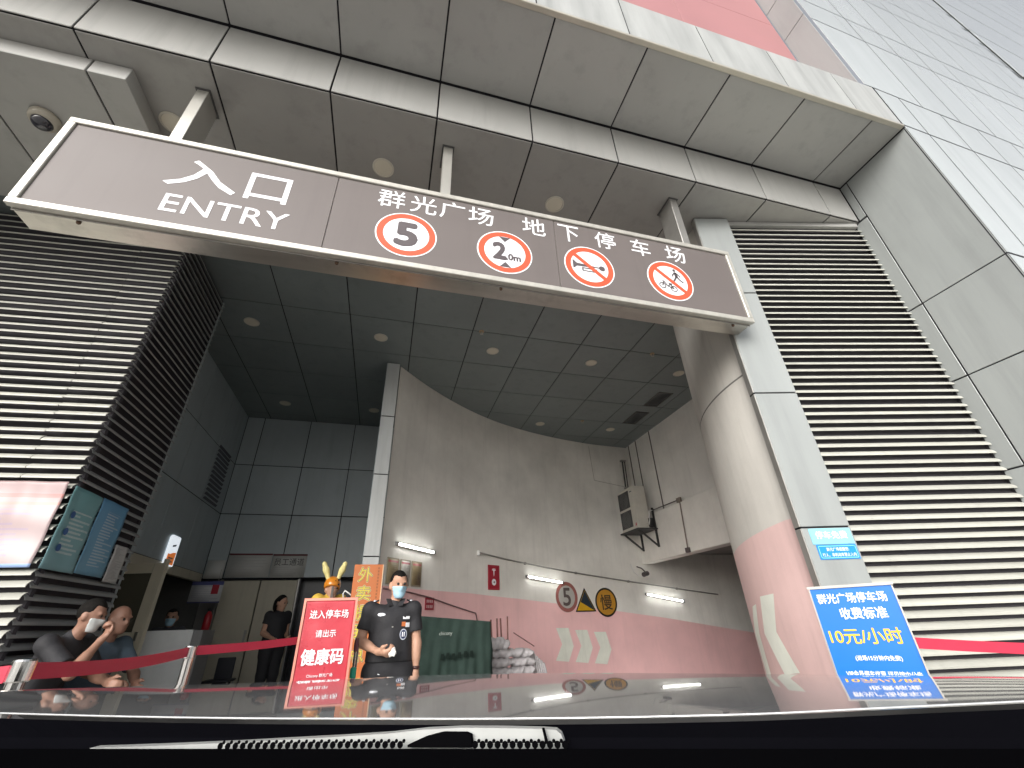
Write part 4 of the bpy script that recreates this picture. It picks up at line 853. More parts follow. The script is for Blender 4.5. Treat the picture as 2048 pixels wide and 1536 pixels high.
# open door leaf with glass
UD = Vector((.62, -.16, 0)).normalized(); DO = Vector((-3.43, 7.36, .22)); DN = UD.cross(Z_)
od = thing('open_door', 'open beige door leaf with a narrow dark glass pane', 'door', DO)
put('stile', MB().obox(DO+UD*.05+Z_*.95, UD*.05, Z_*.95, DN*.02), BEIGE, od, bevel=.003); put('stile', MB().obox(DO+UD*.54+Z_*.95, UD*.055, Z_*.95, DN*.02), BEIGE, od, bevel=.003)
put('rail', MB().obox(DO+UD*.29+Z_*1.84, UD*.19, Z_*.06, DN*.019), BEIGE, od); put('rail', MB().obox(DO+UD*.29+Z_*.55, UD*.19, Z_*.55, DN*.019), BEIGE, od)
put('pane', MB().obox(DO+UD*.29+Z_*1.44, UD*.19, Z_*.34, DN*.006), M('dark_glass', (.05, .05, .035), .08, coat=.5), od)
put('handle', MB().bar(DO+UD*.56+Z_*1.0+DN*.03, DO+UD*.56+Z_*1.10+DN*.03, .02, .03), CHROME, od); put('frame_post', MB().obox(DO+UD*.62+Z_*.97, UD*.018, Z_*.98, DN*.03), BEIGE, od)
ct = thing('reception_desk', 'pale grey reception desk with dark end panel', 'desk', (-2.7, 7.7, .2))
put('front_panel', MB().box(-3.03, -2.41, 7.6, 7.63, .2, 1.33), M('desk_white', (.78, .80, .79), .5), ct, bevel=.004)
put('end_panel', MB().box(-2.405, -2.29, 7.6, 8.1, .2, 1.32), M('desk_grey', (.24, .24, .24), .5), ct, bevel=.004)
put('desk_top', MB().box(-3.03, -2.41, 7.635, 8.1, 1.29, 1.325), M('desk_grey', (.24, .24, .24), .5), ct)
ntc = print_mat('counter_print', (.50, .51, .52), (.25, .26, .32), 12, 4, dens=.5, band=((.82, 1.0, (.10, .11, .26)), (0, .06, (.10, .11, .26))))
t = thing('counter_notice', 'white notice with dark blue header and a red square at the reception window', 'notice', (-3.2, 9.6, 1.9)); n0, n1 = onY(1230*.3125, 900+862*.3125, 9.6), onY(1410*.3125, 900+945*.3125, 9.6)
sheet(t, 'notice_sheet', (n0.x, 9.6, n1.z-.08), X_, Z_, n1.x-n0.x, n0.z-n1.z+.13, ntc, nx=2, ny=2)
put('red_square', MB().box(n1.x-.17, n1.x-.06, 9.592, 9.594, n1.z+.06, n1.z+.21), REDV, t)
put('hanger', MB().bar((n0.x+.1, 9.6, n0.z+.04), (n0.x+.1, 9.6, 2.3), .006, .006), STEEL_D, t); put('hanger', MB().bar((n1.x-.1, 9.6, n0.z+.04), (n1.x-.1, 9.6, 2.3), .006, .006), STEEL_D, t)
fg = thing('fire_extinguisher', 'small red extinguisher at the reception window', 'extinguisher', (-2.93, 9.7, 1.2)); fe = onY(415, 1240, 9.7)
put('cylinder', MB().lathe([(.05, 0), (.062, .02), (.062, .24), (.03, .30), (.02, .32)], (fe.x, 9.7, fe.z-.18), (0, 0, 1), 16), M('ext_red', (.42, .02, .03), .35), fg, smooth=True)
put('valve', MB().box(fe.x-.03, fe.x+.03, 9.68, 9.72, fe.z+.14, fe.z+.18), BLACK, fg); put('shelf', MB().box(fe.x-.12, fe.x+.12, 9.62, 9.85, fe.z-.20, fe.z-.18).box(fe.x-.1, fe.x+.1, 9.7, 9.8, .2, fe.z-.2), BLACK, fg)
for nm, x0, x1, z0, z1, lab in (('staff_notice', -3.03, -2.24, 2.235, 2.68, 'wide white notice with red top strip above the staff door, no large characters'), ('staff_notice', -2.225, -1.58, 2.225, 2.67, 'white notice with large dark staff passage characters above the door'), ('blank_notice', -3.38, -3.06, 2.22, 2.55, 'small blank pale notice left of the staff notices')):
    t = thing(nm, lab, 'notice', ((x0+x1)/2, 10.39, z0), 'notices above the staff door')
    top = nm == 'staff_notice'
    m_ = print_mat('staff_print_%d' % (x0*-100), (.62, .62, .59), (.36, .36, .36), 16 if x0 < -3 else 12, 6, dens=.35 if top else .05, v1=.85 if x0 < -3 else .45, band=((.93, 1.0, (.20, .04, .05)),) if top else None)
    put('board', MB().box(x0, x1, 10.385, 10.395, z0, z1), STEEL_D, t); sheet(t, 'notice_sheet', (x0, 10.384, z0), X_, Z_, x1-x0, z1-z0, m_, nx=2, ny=2, lift=.0)
    if x0 == -2.225: text(t, '员工通道', ((x0+x1)/2, 10.381, z1-.15), X_, Z_, M('staff_ink', (.06, .06, .06), .5), w_=.56, h_=.14, bold=.0)
kc = thing('plastic_chair', 'dark grey chair back in front of the staff door', 'chair', (-2.3, 9.2, .2))
c0 = onY(455, 1316, 9.2)
mb = MB(); mb.obox((c0.x, 9.2, c0.z-.20), X_*.13, Z_*.21, Y_*.012); put('backrest', mb, M('chair_dark', (.02, .022, .03), .5), kc, bevel=.012)
put('seat', MB().box(c0.x-.2, c0.x+.2, 8.78, 9.19, .62, .65), M('chair_dark', (.02, .022, .03), .5), kc, bevel=.01)
for x, y in ((-.17, 8.82), (.17, 8.82), (-.17, 9.15), (.17, 9.15)): put('leg', MB().tube([(c0.x+x, y, .2), (c0.x+x, y, .625)], .012, 8), STEEL_D, kc)
t = thing('wire_rack', 'dark shelf with a white wire hoop beside the orange board', 'rack', (-.42, 6.5, 0)); put('hoop', MB().tube([onY(*q, 6.5) for q in ((688, 1200), (686, 1188), (690, 1181), (697, 1186), (704, 1192))], .009, 8), WHITE_P, t, smooth=True)
ho = onY(694, 1215, 6.5); put('post', MB().box(ho.x-.015, ho.x+.015, 6.5, 6.53, 0, ho.z+.12), BLACK, t); put('base', MB().box(ho.x-.15, ho.x+.15, 6.4, 6.65, 0, .03), BLACK, t)

# ================================================================== people
class SDF:
    def __init__(s): s.p = []; s.cuts = []
    def seg(s, a, b, ra, rb, cut=None):
        a, b = np.array(a, float), np.array(b, float); ba = b-a; l2 = max(ba@ba, 1e-9)
        def fn(P):
            h = np.clip(((P-a)@ba)/l2, 0, 1); d = np.linalg.norm(P-a-h[..., None]*ba, axis=-1)-(ra+(rb-ra)*h)
            if cut is not None: d = np.maximum(d, (P-cut[0])@cut[1])
            return d
        r = max(ra, rb); s.p.append((fn, np.minimum(a, b)-r, np.maximum(a, b)+r)); return s
    def ell(s, c, r, rot=None, cut=None):
        c, r = np.array(c, float), np.array(r, float); Rm = np.eye(3) if rot is None else rot
        def fn(P):
            q = (P-c)@Rm; k0 = np.linalg.norm(q/r, axis=-1); k1 = np.linalg.norm(q/(r*r), axis=-1); return k0*(k0-1)/np.maximum(k1, 1e-6)
        m = r.max(); s.p.append((fn, c-m, c+m)); return s
    def ev(s, P, k=.03):
        D = np.full(P.shape[:-1], .3)
        for fn, lo, hi in s.p:
            d = fn(P); h = np.maximum(k-np.abs(D-d), 0)/k; D = np.minimum(D, d)-h*h*k/4
        for c in s.cuts: D = np.maximum(D, c(P))
        return D
    def mesh(s, name, mat, res=.009, k=.03):
        lo = np.min([p[1] for p in s.p], 0)-3*res; hi = np.max([p[2] for p in s.p], 0)+3*res
        n = np.ceil((hi-lo)/res).astype(int)+1; D = np.full(n, .3)
        for fn, l, h_ in s.p:
            i0 = np.clip(((l-.045-lo)/res).astype(int), 0, n-1); i1 = np.clip(((h_+.045-lo)/res).astype(int)+2, 1, n)
            ax = [lo[a]+np.arange(i0[a], i1[a])*res for a in range(3)]
            P = np.stack(np.meshgrid(*ax, indexing='ij'), -1); d = fn(P); sl_ = tuple(slice(i0[a], i1[a]) for a in range(3)); S = D[sl_]
            hh = np.maximum(k-np.abs(S-d), 0)/k; D[sl_] = np.minimum(S, d)-hh*hh*k/4
        if s.cuts:
            P = np.stack(np.meshgrid(*[lo[a]+np.arange(n[a])*res for a in range(3)], indexing='ij'), -1)
            for c in s.cuts: D = np.maximum(D, c(P))
        ins = D < 0; acc = np.zeros((*(n-1), 3)); cnt = np.zeros(n-1)
        I = np.stack(np.meshgrid(*[np.arange(m) for m in n-1], indexing='ij'), -1).astype(float)
        for a in range(3):
            for o1 in (0, 1):
                for o2 in (0, 1):
                    off = [0, 0, 0]; b, c = [q for q in range(3) if q != a]; off[b] = o1; off[c] = o2; off2 = list(off); off2[a] = 1
                    A = D[off[0]:n[0]-1+off[0], off[1]:n[1]-1+off[1], off[2]:n[2]-1+off[2]]; B = D[off2[0]:n[0]-1+off2[0], off2[1]:n[1]-1+off2[1], off2[2]:n[2]-1+off2[2]]
                    x = (A < 0) != (B < 0); t = np.where(x, A/np.where(np.abs(A-B) < 1e-12, 1, A-B), 0)
                    p = I+np.array(off, float); p[..., a] += t; acc += p*x[..., None]; cnt += x
        act = cnt > 0; idx = -np.ones(n-1, int); idx[act] = np.arange(act.sum()); V = lo+res*(acc[act]/cnt[act][:, None]); fs = []
        for a in range(3):
            b, c = (a+1) % 3, (a+2) % 3; s0 = [slice(None)]*3; s1 = [slice(None)]*3; s0[a] = slice(0, -1); s1[a] = slice(1, None)
            A, B = ins[tuple(s0)], ins[tuple(s1)]; e = np.argwhere(A != B); e = e[(e[:, b] > 0) & (e[:, c] > 0) & (e[:, b] < n[b]-1) & (e[:, c] < n[c]-1)]
            def g_(db, dc): q = e.copy(); q[:, b] -= db; q[:, c] -= dc; return idx[q[:, 0], q[:, 1], q[:, 2]]
            Q = np.stack([g_(1, 1), g_(0, 1), g_(0, 0), g_(1, 0)], 1); flip = B[e[:, 0], e[:, 1], e[:, 2]]; Q[flip] = Q[flip][:, ::-1]; fs.append(Q)
        me = bpy.data.meshes.new(name); me.from_pydata(V.tolist(), [], np.concatenate(fs).tolist()); me.materials.append(mat)
        me.polygons.foreach_set('use_smooth', [True]*len(me.polygons)); me.update(); return me
def rotz(a): c, s_ = math.cos(a), math.sin(a); return np.array([[c, -s_, 0], [s_, c, 0], [0, 0, 1]])
def rotx(a): c, s_ = math.cos(a), math.sin(a); return np.array([[1, 0, 0], [0, c, -s_], [0, s_, c]])
def nrm(v): v = np.array(v, float); return v/np.linalg.norm(v)
def hand(S, wr, d, pn, side, curl, sc=1.0):
    """palm, four fingers and thumb; d along the hand, pn out of the palm, side = +1/-1 for the thumb side"""
    d, pn = nrm(d), nrm(pn); pn = nrm(pn-d*(pn@d)); l = np.cross(d, pn)*side; wr = np.array(wr, float)
    for o in (-.022, -.007, .008, .022): S.seg(wr+l*o*.6*sc, wr+(d*.085+l*o)*sc, .014*sc, .0125*sc)
    for o, L in ((.027, .070), (.009, .080), (-.009, .075), (-.026, .058)):
        p = wr+(d*.088+l*o)*sc; a = 0.0
        for f, w_ in ((.45, .0092), (.32, .0085), (.25, .0078)):
            a += curl*(.9 if f > .4 else 1.2); q = p+(d*math.cos(a)+pn*math.sin(a))*L*f*1.15*sc; S.seg(p, q, w_*sc, w_*.94*sc); p = q
    p = wr+(d*.028+l*.028)*sc; q = p+(d*.032+l*.024+pn*.018)*sc; S.seg(p, q, .012*sc, .0105*sc); r_ = q+(d*.032+l*.004+pn*(.012+.012*curl))*sc; S.seg(q, r_, .0105*sc, .008*sc)
def person(label, loc, rz, J, clothes, skin=SKIN, hair='short', mask=None, res=.009, hands=((.35, 1), (.35, 1)), sleeve=.62, hem=None, headyaw=0, headpitch=0, palm=None, mats=None, group=None, hairmat=HAIR, legs=True, shoes=True, sc=1.0):
    root = thing('person', label, 'person', loc, group)
    Rz = rotz(rz); L3 = np.array(loc, float); W = lambda p: Rz@(np.array(p, float)*sc)+L3
    j = {k: W(v) for k, v in J.items()}; B = SDF()
    mixp = lambda a, b, t: j[a]*(1-t)+j[b]*t
    def torso(S, inf):
        for s_ in 'LR':
            S.seg(mixp('pel', 'hip'+s_, .8), mixp('chest', 'sh'+s_, .35), (.095+inf), (.088+inf)); S.seg(mixp('chest', 'sh'+s_, .2), j['sh'+s_], .085+inf*.8, .052+inf)
        S.seg(j['pel'], j['chest'], .105+inf, .11+inf); S.seg(mixp('pel', 'chest', .35)+Rz@np.array([0, -.03, 0]), mixp('pel', 'chest', .6)+Rz@np.array([0, -.03, 0]), .10+inf, .095+inf)
    torso(B, 0); B.seg(mixp('chest', 'neck', .5), j['head']+Rz@np.array([0, .015, -.06]), .056, .050)
    for s_ in 'LR':
        B.seg(j['sh'+s_], j['el'+s_], .050, .041).seg(j['el'+s_], j['wr'+s_], .040, .026)
        B.seg(mixp('el'+s_, 'wr'+s_, .15), mixp('el'+s_, 'wr'+s_, .5), .041, .035)
        if legs: B.seg(j['hip'+s_], j['kn'+s_], .082, .056).seg(j['kn'+s_], j['an'+s_], .054, .036).seg(j['an'+s_]+np.array([0, 0, -.03]), j['an'+s_]+nrm(j['toe'+s_]-j['an'+s_])*.14+np.array([0, 0, -.03]), .036, .028)
    for s_, (cu, sd_), pk_ in zip('LR', hands, palm or (None, None)):
        d = j['wr'+s_]-j['el'+s_]; pn = Rz@np.array([(1 if s_ == 'L' else -1)*.9, .3, 0]) if pk_ is None else Rz@np.array(pk_[0]); dd = d if pk_ is None or len(pk_) < 2 else Rz@np.array(pk_[1])
        hand(B, j['wr'+s_], dd, pn, sd_, cu)
    HR = Rz@rotz(headyaw)@rotx(headpitch); H = lambda p: j['head']+HR@np.array(p, float)
    def head(S, i=0, ears=True):
        S.ell(H((0, .012, .025)), (.074+i, .093+i, .093+i), HR).ell(H((0, -.014, -.035)), (.060+i, .076+i, .083+i), HR).ell(H((0, -.048, -.092)), (.034+i, .036+i, .028+i), HR).ell(H((0, -.094, -.022)), (.012+i, .019+i, .023+i), HR)
        if ears:
            for sx in (-1, 1): S.ell(H((sx*.076, .012, -.018)), (.011, .021, .031), HR)
    head(B)
    for sx in (-1, 1): B.ell(H((sx*.03, -.078, .022)), (.024, .012, .008), HR)
    link('body', B.mesh('body', skin, res, .022), root)
    e = MB()
    for sx in (-1, 1):
        c = H((sx*.030, -.0865, .004)); e.lathe([(.001, -.006), (.010, -.003), (.012, .001), (.006, .004)], c, HR@np.array([0, -1, 0]), 10)
    put('eyes', e, EYEM, root)
    HS = SDF(); HS.ell(H((0, .014, .028)), (.079, .098, .097), HR)
    def hairline(P):
        q = (P-j['head'])@HR; y_, z_ = q[..., 1], q[..., 2]
        return np.minimum(.062+.25*np.abs(q[..., 0])-z_, np.maximum(-.028-y_, (.012-.85*y_)-z_))
    HS.cuts.append(hairline)
    if hair == 'bald': pass
    else:
        if hair == 'bob': HS.ell(H((0, .055, -.05)), (.088, .075, .11), HR).ell(H((0, .09, .0)), (.06, .05, .07), HR); HS.cuts = [lambda P: -(((P-j['head'])@HR)[..., 1]+.045)+.0*P[..., 0]-(((P-j['head'])@HR)[..., 2]-.07)*.6]
        link('hair', HS.mesh('hair', hairmat, .008, .02), root)
    if mask:
        Mk = SDF(); head(Mk, .006, False); Mk.cuts += [lambda P: ((P-j['head'])@HR)[..., 2]+.016, lambda P: -.118-((P-j['head'])@HR)[..., 2], lambda P: ((P-j['head'])@HR)[..., 1]+.034]
        link('face_mask', Mk.mesh('face_mask', mask, .007, .03), root)
    shirt = SDF()
    if 'shirt' in clothes:
        torso(shirt, .020); shirt.seg(mixp('chest', 'neck', .4), mixp('chest', 'neck', .85), .085, .062)
        for s_ in 'LR':
            e_ = mixp('sh'+s_, 'el'+s_, min(1, sleeve)); dd = nrm(j['el'+s_]-j['sh'+s_]); shirt.seg(j['sh'+s_], e_+dd*.05, .061, .068, cut=(e_, dd))
            if sleeve > 1.2: shirt.p[-1] = shirt.p[-1]; shirt.seg(j['sh'+s_], j['el'+s_], .066, .056).seg(j['el'+s_], j['wr'+s_], .055, .042)
        if hem is not None: hz = loc[2]+hem; shirt.cuts.append(lambda P: hz-P[..., 2])
        link('shirt', shirt.mesh('shirt', clothes['shirt'], res, .03), root)
    if 'trousers' in clothes and legs:
        T = SDF(); T.seg(mixp('pel', 'hipL', .8), mixp('pel', 'hipR', .8), .118, .118).seg(j['pel'], mixp('pel', 'chest', .25), .125, .118)
        for s_ in 'LR': T.seg(mixp('pel', 'hip'+s_, .8), mixp('hip'+s_, 'kn'+s_, .3), .112, .102).seg(j['hip'+s_], j['kn'+s_], .104, .078).seg(j['kn'+s_], j['an'+s_]+np.array([0, 0, .03]), .078, .062)
        link('trousers', T.mesh('trousers', clothes['trousers'], res, .03), root)
    if shoes and legs:
        for s_ in 'LR':
            d = nrm(j['toe'+s_]-j['an'+s_]); a = j['an'+s_]; S2 = SDF(); S2.seg(a-d*.05+np.array([0, 0, -.035]), a+d*.17+np.array([0, 0, -.042]), .045, .036).seg(a, a+np.array([0, 0, -.03]), .05, .05); fl_ = a[2]-.085
            S2.cuts.append(lambda P, z=fl_: z-P[..., 2]); link('shoe', S2.mesh('shoe', BLACK, .009, .03), root)
    return root, shirt, j, HR, Rz
def patch(root, S, name, poly, x, z, y0, mat, lift=.003):
    """a small badge laid on the cloth: polygon in x, z pressed onto the front of the garment"""
    P = [np.array([x+a, y0, z+b]) for a, b in poly]; out = []
    for p in P+[np.array([x, y0, z])]:
        ys = np.arange(y0-.35, y0+.2, .003); q = np.stack([np.full_like(ys, p[0]), ys, np.full_like(ys, p[2])], -1); d = S.ev(q); k = np.argmax(d < 0); out.append(Vector((p[0], ys[k] if d[k] < 0 else y0, p[2])))
    n = len(P); m = MB(); fr_ = [v-Y_*lift for v in out]; m.add(fr_+[v+Y_*.002 for v in out[:n]], [(n, (i+1) % n, i) for i in range(n)]+[(i, (i+1) % n, n+1+(i+1) % n, n+1+i) for i in range(n)]); put(name, m, mat, root)

# guard ------------------------------------------------------------
GX, GY = .10, 4.62
J = dict(pel=(.02, .02, .96), chest=(.0, .015, 1.30), neck=(.03, .01, 1.475), head=(.045, -.01, 1.615), shL=(.20, .01, 1.405), shR=(-.185, .0, 1.405),
    elL=(.245, .01, 1.135), wrL=(.25, -.02, .915), elR=(-.245, -.02, 1.165), wrR=(-.085, -.19, 1.085), hipL=(.135, .02, .92), hipR=(-.10, .02, .92), knL=(.12, .0, .49), knR=(-.10, -.02, .49),
    anL=(.125, .03, .085), anR=(-.11, .01, .085), toeL=(.16, -.1, .085), toeR=(-.15, -.12, .085))
gd, gs, gj, GH, GR = person('security guard in black uniform and blue mask standing by the red placard', (GX, GY, 0), 0, J, dict(shirt=UNI, trousers=TROU), mask=MASKB, res=.008, hands=((.35, 1), (.75, 1)), sleeve=.66, hem=1.0, headyaw=R(14), headpitch=R(4), palm=(((-.6, .5, 0),), ((.3, .35, .6), (.75, -.55, -.15))))
ov = lambda a, b, n=20: [(a*math.cos(2*math.pi*i/n), b*math.sin(2*math.pi*i/n)) for i in range(n)]
rect = lambda a, b: [(-a, -b), (0, -b), (a, -b), (a, b), (0, b), (-a, b)]
patch(gd, gs, 'chest_badge', ov(.034, .012), GX-.085, 1.365, GY, M('badge_silver', (.6, .62, .66), .3, .4))
patch(gd, gs, 'name_tag', rect(.03, .011), GX+.135, 1.335, GY, WHITE)
patch(gd, gs, 'orange_patch', rect(.018, .018), GX+.115, 1.285, GY, M('patch_or', (.6, .17, .05), .5)); patch(gd, gs, 'white_patch', rect(.018, .018), GX+.15, 1.278, GY, WHITE)
patch(gd, gs, 'round_emblem', ov(.032, .043), GX+.118, 1.205, GY, M('emblem_white', (.5, .53, .62), .5)); patch(gd, gs, 'emblem_field', ov(.025, .035), GX+.118, 1.205, GY, M('emblem_blue', (.03, .04, .10), .5), lift=.005)
for dx in (-.008, .008): patch(gd, gs, 'emblem_mark', rect(.004, .018), GX+.118+dx, 1.205, GY, WHITE, lift=.007)
patch(gd, gs, 'button', ov(.008, .005, 10), GX+.02, 1.265, GY, STEEL_D)
for sx in (-1, 1):
    s_ = 'L' if sx > 0 else 'R'; p = Vector(gj['sh'+s_]); put('epaulette', MB().obox(p+Vector((-sx*.02, 0, .062)), Vector((.05, 0, -sx*.018)), Vector((0, .026, 0)), Vector((0, 0, .006))), UNI, gd, bevel=.003)
    put('gold_bar', MB().obox(p+Vector((sx*.022, -.002, .056)), Vector((.008, 0, -sx*.003)), Vector((0, .024, 0)), Vector((0, 0, .006))), GOLD, gd); put('silver_star', MB().lathe([(.014, 0), (.012, .004)], p+Vector((-sx*.03, -.02, .074)), (0, -.5, 1), 10), M('badge_silver', (.6, .62, .66), .3, .4), gd)
put('collar', MB().obox(Vector(gj['neck'])+Vector((-.045, -.055, -.012)), Vector((.012, -.02, -.03)), Vector((.03, .02, 0)), Vector((.002, -.004, .002))).obox(Vector(gj['neck'])+Vector((.045, -.055, -.012)), Vector((-.012, -.02, -.03)), Vector((-.03, .02, 0)), Vector((.002, -.004, .002))), UNI, gd, bevel=.002)
wl = Vector(gj['wrL']); put('wristwatch', MB().lathe([(.033, -.012), (.035, 0), (.033, .012)], wl+Vector((0, 0, .035)), (0.05, -.1, 1), 20), M('watch_brown', (.05, .02, .018), .4), gd, smooth=True)
patch(gd, SDF().seg((GX-.08, GY, .9), (GX-.1, GY, .6), .105, .09), 'trouser_mark', [(-.016, .008), (-.010, -.008), (.004, -.012), (.018, -.002), (.004, -.005), (-.006, .0)], GX-.06, .925, GY, WHITE)
wr_ = Vector(gj['wrR']); t = thing('tissue', 'small white folded tissue held in the hand of the security guard', 'tissue', wr_+Vector((.11, -.085, -.02))); put('fold', MB().obox(wr_+Vector((.115, -.075, -.005)), Vector((.026, -.008, .012)), Vector((-.008, .0, .026)), Vector((.004, .008, 0))).obox(wr_+Vector((.12, -.085, -.012)), Vector((.022, -.004, -.006)), Vector((.006, .0, .02)), Vector((.002, .005, 0))), PAPER, t, bevel=.004)

# seated man in black, hand raised to his face ---------------------------
def seat_pose(lean=.0): return dict(pel=(0, .05, .50), chest=(0, -.08-lean, .86), neck=(0, -.13-lean, 1.03), head=(0, -.20-lean, 1.16), shL=(.185, -.09-lean, .96), shR=(-.185, -.09-lean, .96), elL=(.24, -.28-lean, .72), wrL=(.12, -.47-lean, .66), elR=(-.22, -.33-lean, .78), wrR=(-.07, -.36-lean, 1.02),
    hipL=(.10, .02, .48), hipR=(-.10, .02, .48), knL=(.16, -.42, .50), knR=(-.16, -.42, .50), anL=(.16, -.40, .085), anR=(-.16, -.40, .085), toeL=(.18, -.6, .085), toeR=(-.18, -.6, .085))
hp = onY(184, 1230, 4.85)                                    # head of the near seated man
HA = R(80); sp_ = seat_pose(.05); off = rotz(HA)@np.array(sp_['head'])
sp_['elL'] = (.22, -.30, .72); sp_['wrL'] = (.05, -.52, .68); sp_['elR'] = (-.20, -.40, .76); sp_['wrR'] = (-.04, -.42, .975)
ZS = hp.z-off[2]
m1, ms1, mj1, _, _ = person('seated man in black polo shirt and white mask touching his face', (hp.x-off[0], hp.y-off[1], ZS), HA, sp_, dict(shirt=UNI, trousers=TROU), skin=SKIN3, mask=MASKW, res=.010, sleeve=.75, hands=((.6, 1), (.9, 1)), headpitch=R(12), headyaw=R(10))
hp2 = onY(240, 1240, 5.35); HA2 = R(60); s2 = seat_pose(.0); s2['wrR'] = (-.08, -.46, .70); off2 = rotz(HA2)@np.array(s2['head'])
m2p, _, _, _, _ = person('seated bald person in blue grey shirt behind the man in black', (hp2.x-off2[0], hp2.y-off2[1], hp2.z-off2[2]), HA2, s2, dict(shirt=M('denim', (.065, .095, .125), .8, 0, .2, 10, bump=.4, bscale=20), trousers=M('grey_camo', (.13, .125, .15), .8, 0, .45, 9)), skin=SKIN2, hair='bald', res=.012, sleeve=.8, hands=((.5, 1), (.5, 1)))  # shirt colour darkened too, standing in for shade on the seated pair
# bench under the two
bp_ = Vector((hp.x-off[0], hp.y-off[1], 0)); bn = thing('bench', 'low dark bench under the two seated people', 'bench', (bp_.x-.1, bp_.y+.3, .2))
put('seat', MB().obox((bp_.x-.12, bp_.y+.25, ZS+.365), X_*.2, Y_*.75, Z_*.025), WOOD, bn, bevel=.008)
for dx in (-.25, .02):
    for dy in (-.42, .9): put('leg', MB().box(bp_.x+dx-.02, bp_.x+dx+.02, bp_.y+dy-.02, bp_.y+dy+.02, .2, ZS+.34), STEEL_D, bn)
# woman in black by the staff door ---------------------------------------
wt = onY(566, 1192, 9.0); stand = dict(J); wz = .2
JW = dict(pel=(0, .02, .92), chest=(0, .02, 1.22), neck=(0, .01, 1.38), head=(0, -.01, 1.50), shL=(.15, .02, 1.31), shR=(-.15, .02, 1.31), elL=(.19, .03, 1.06), wrL=(.12, -.17, .98), elR=(-.19, .03, 1.06), wrR=(-.12, -.17, .98), hipL=(.09, .02, .88), hipR=(-.09, .02, .88), knL=(.09, .0, .47), knR=(-.09, .0, .47), anL=(.09, .03, .085), anR=(-.09, .03, .085), toeL=(.10, -.1, .085), toeR=(-.10, -.1, .085))
person('woman in a black dress standing in front of the staff door', (wt.x, 9.0, wz), R(35), JW, dict(shirt=UNI, trousers=TROU), hair='bob', mask=None, res=.013, sleeve=.5, hem=.55, headyaw=R(25), headpitch=R(8))
sk = SDF().seg((wt.x, 9.02, wz+.95), (wt.x, 9.02, wz+.45), .15, .20); sk.cuts.append(lambda P: wz+.42-P[..., 2]); 
# receptionist behind the desk
pr = onY(343, 1238, 8.5)
JR = dict(JW); person('receptionist with a pale blue mask behind the reception desk', (pr.x, 8.5, pr.z-1.48), R(10), JR, dict(shirt=M('dark_blouse', (.05, .05, .06), .8)), hair='short', mask=MASKB, res=.014, sleeve=.6, hem=.6, legs=False)
t = thing('office_stool', 'stool under the receptionist behind the desk', 'stool', (pr.x, 8.52, .2)); put('seat', MB().lathe([(.17, 0), (.18, .02), (.18, .05), (.16, .06)], (pr.x, 8.52, max(.3, pr.z-1.48+.75)), (0, 0, 1), 20), BLACK, t); put('column', MB().tube([(pr.x, 8.52, .2), (pr.x, 8.52, max(.3, pr.z-1.48+.75))], .03, 10), STEEL_D, t)
# delivery rider with an eared helmet ------------------------------------
rd_ = onY(664, 1172, 6.6); JD = dict(JW); JD.update(chest=(0, .02, 1.28), neck=(0, .01, 1.43), shL=(.15, .02, 1.37), shR=(-.15, .02, 1.37), wrL=(.22, 0, .82), wrR=(-.22, 0, .82), elL=(.23, .02, 1.05), elR=(-.23, .02, 1.05))
rr_, _, rj, RH, RZm = person('delivery rider in a yellow jacket and eared orange helmet behind the placard', (rd_.x, 6.6, rd_.z-1.535), R(30), JD, dict(shirt=M('yellow_jacket', (.62, .42, .06), .7, 0, .15, 8, bump=.4, bscale=18), trousers=TROU), hair='short', res=.013, sleeve=1.3, hem=.86)
hc_ = np.array(rj['head']); HLM = SDF().ell(hc_+np.array([0, .0, .045]), (.105, .12, .105)); HLM.cuts.append(lambda P: (hc_[2]-.005+.35*(P[..., 1]-hc_[1])*-1)-P[..., 2])
hl = thing('helmet', 'orange helmet with two pale yellow rabbit ears worn by the delivery rider', 'helmet', Vector(hc_)+Z_*.05)
link('shell', HLM.mesh('shell', M('helmet_orange', (.62, .22, .02), .3, 0, .1, 8, coat=.4), .008, .02), hl)
for i, (dx, lean) in enumerate(((-.06, -.07), (.06, .055))):
    a = hc_+np.array([dx, -.02, .12]); E = SDF().seg(a, a+np.array([lean*.6, 0, .10]), .026, .036).seg(a+np.array([lean*.6, 0, .10]), a+np.array([lean*1.1, 0, .18]), .036, .030); link('ear', E.mesh('ear', M('ear_yellow', (.68, .60, .26), .6), .008, .03), hl)
for dx, dz, r_ in ((-.01, .065, .014), (.035, .085, .013), (.075, .10, .012), (.08, .045, .014)): put('vent_hole', MB().lathe([(r_, 0), (r_*.8, .006)], hc_+np.array([dx, -.108+abs(dx)*.35, dz]), (dx*4, -1, .3), 10), BLACK, hl)
put('chin_strap', MB().bar(hc_+np.array([.02, -.115, .02]), hc_+np.array([.015, -.07, -.15]), .028, .006, up=(0, 1, 0)), M('strap_grey', (.16, .14, .13), .6), hl)

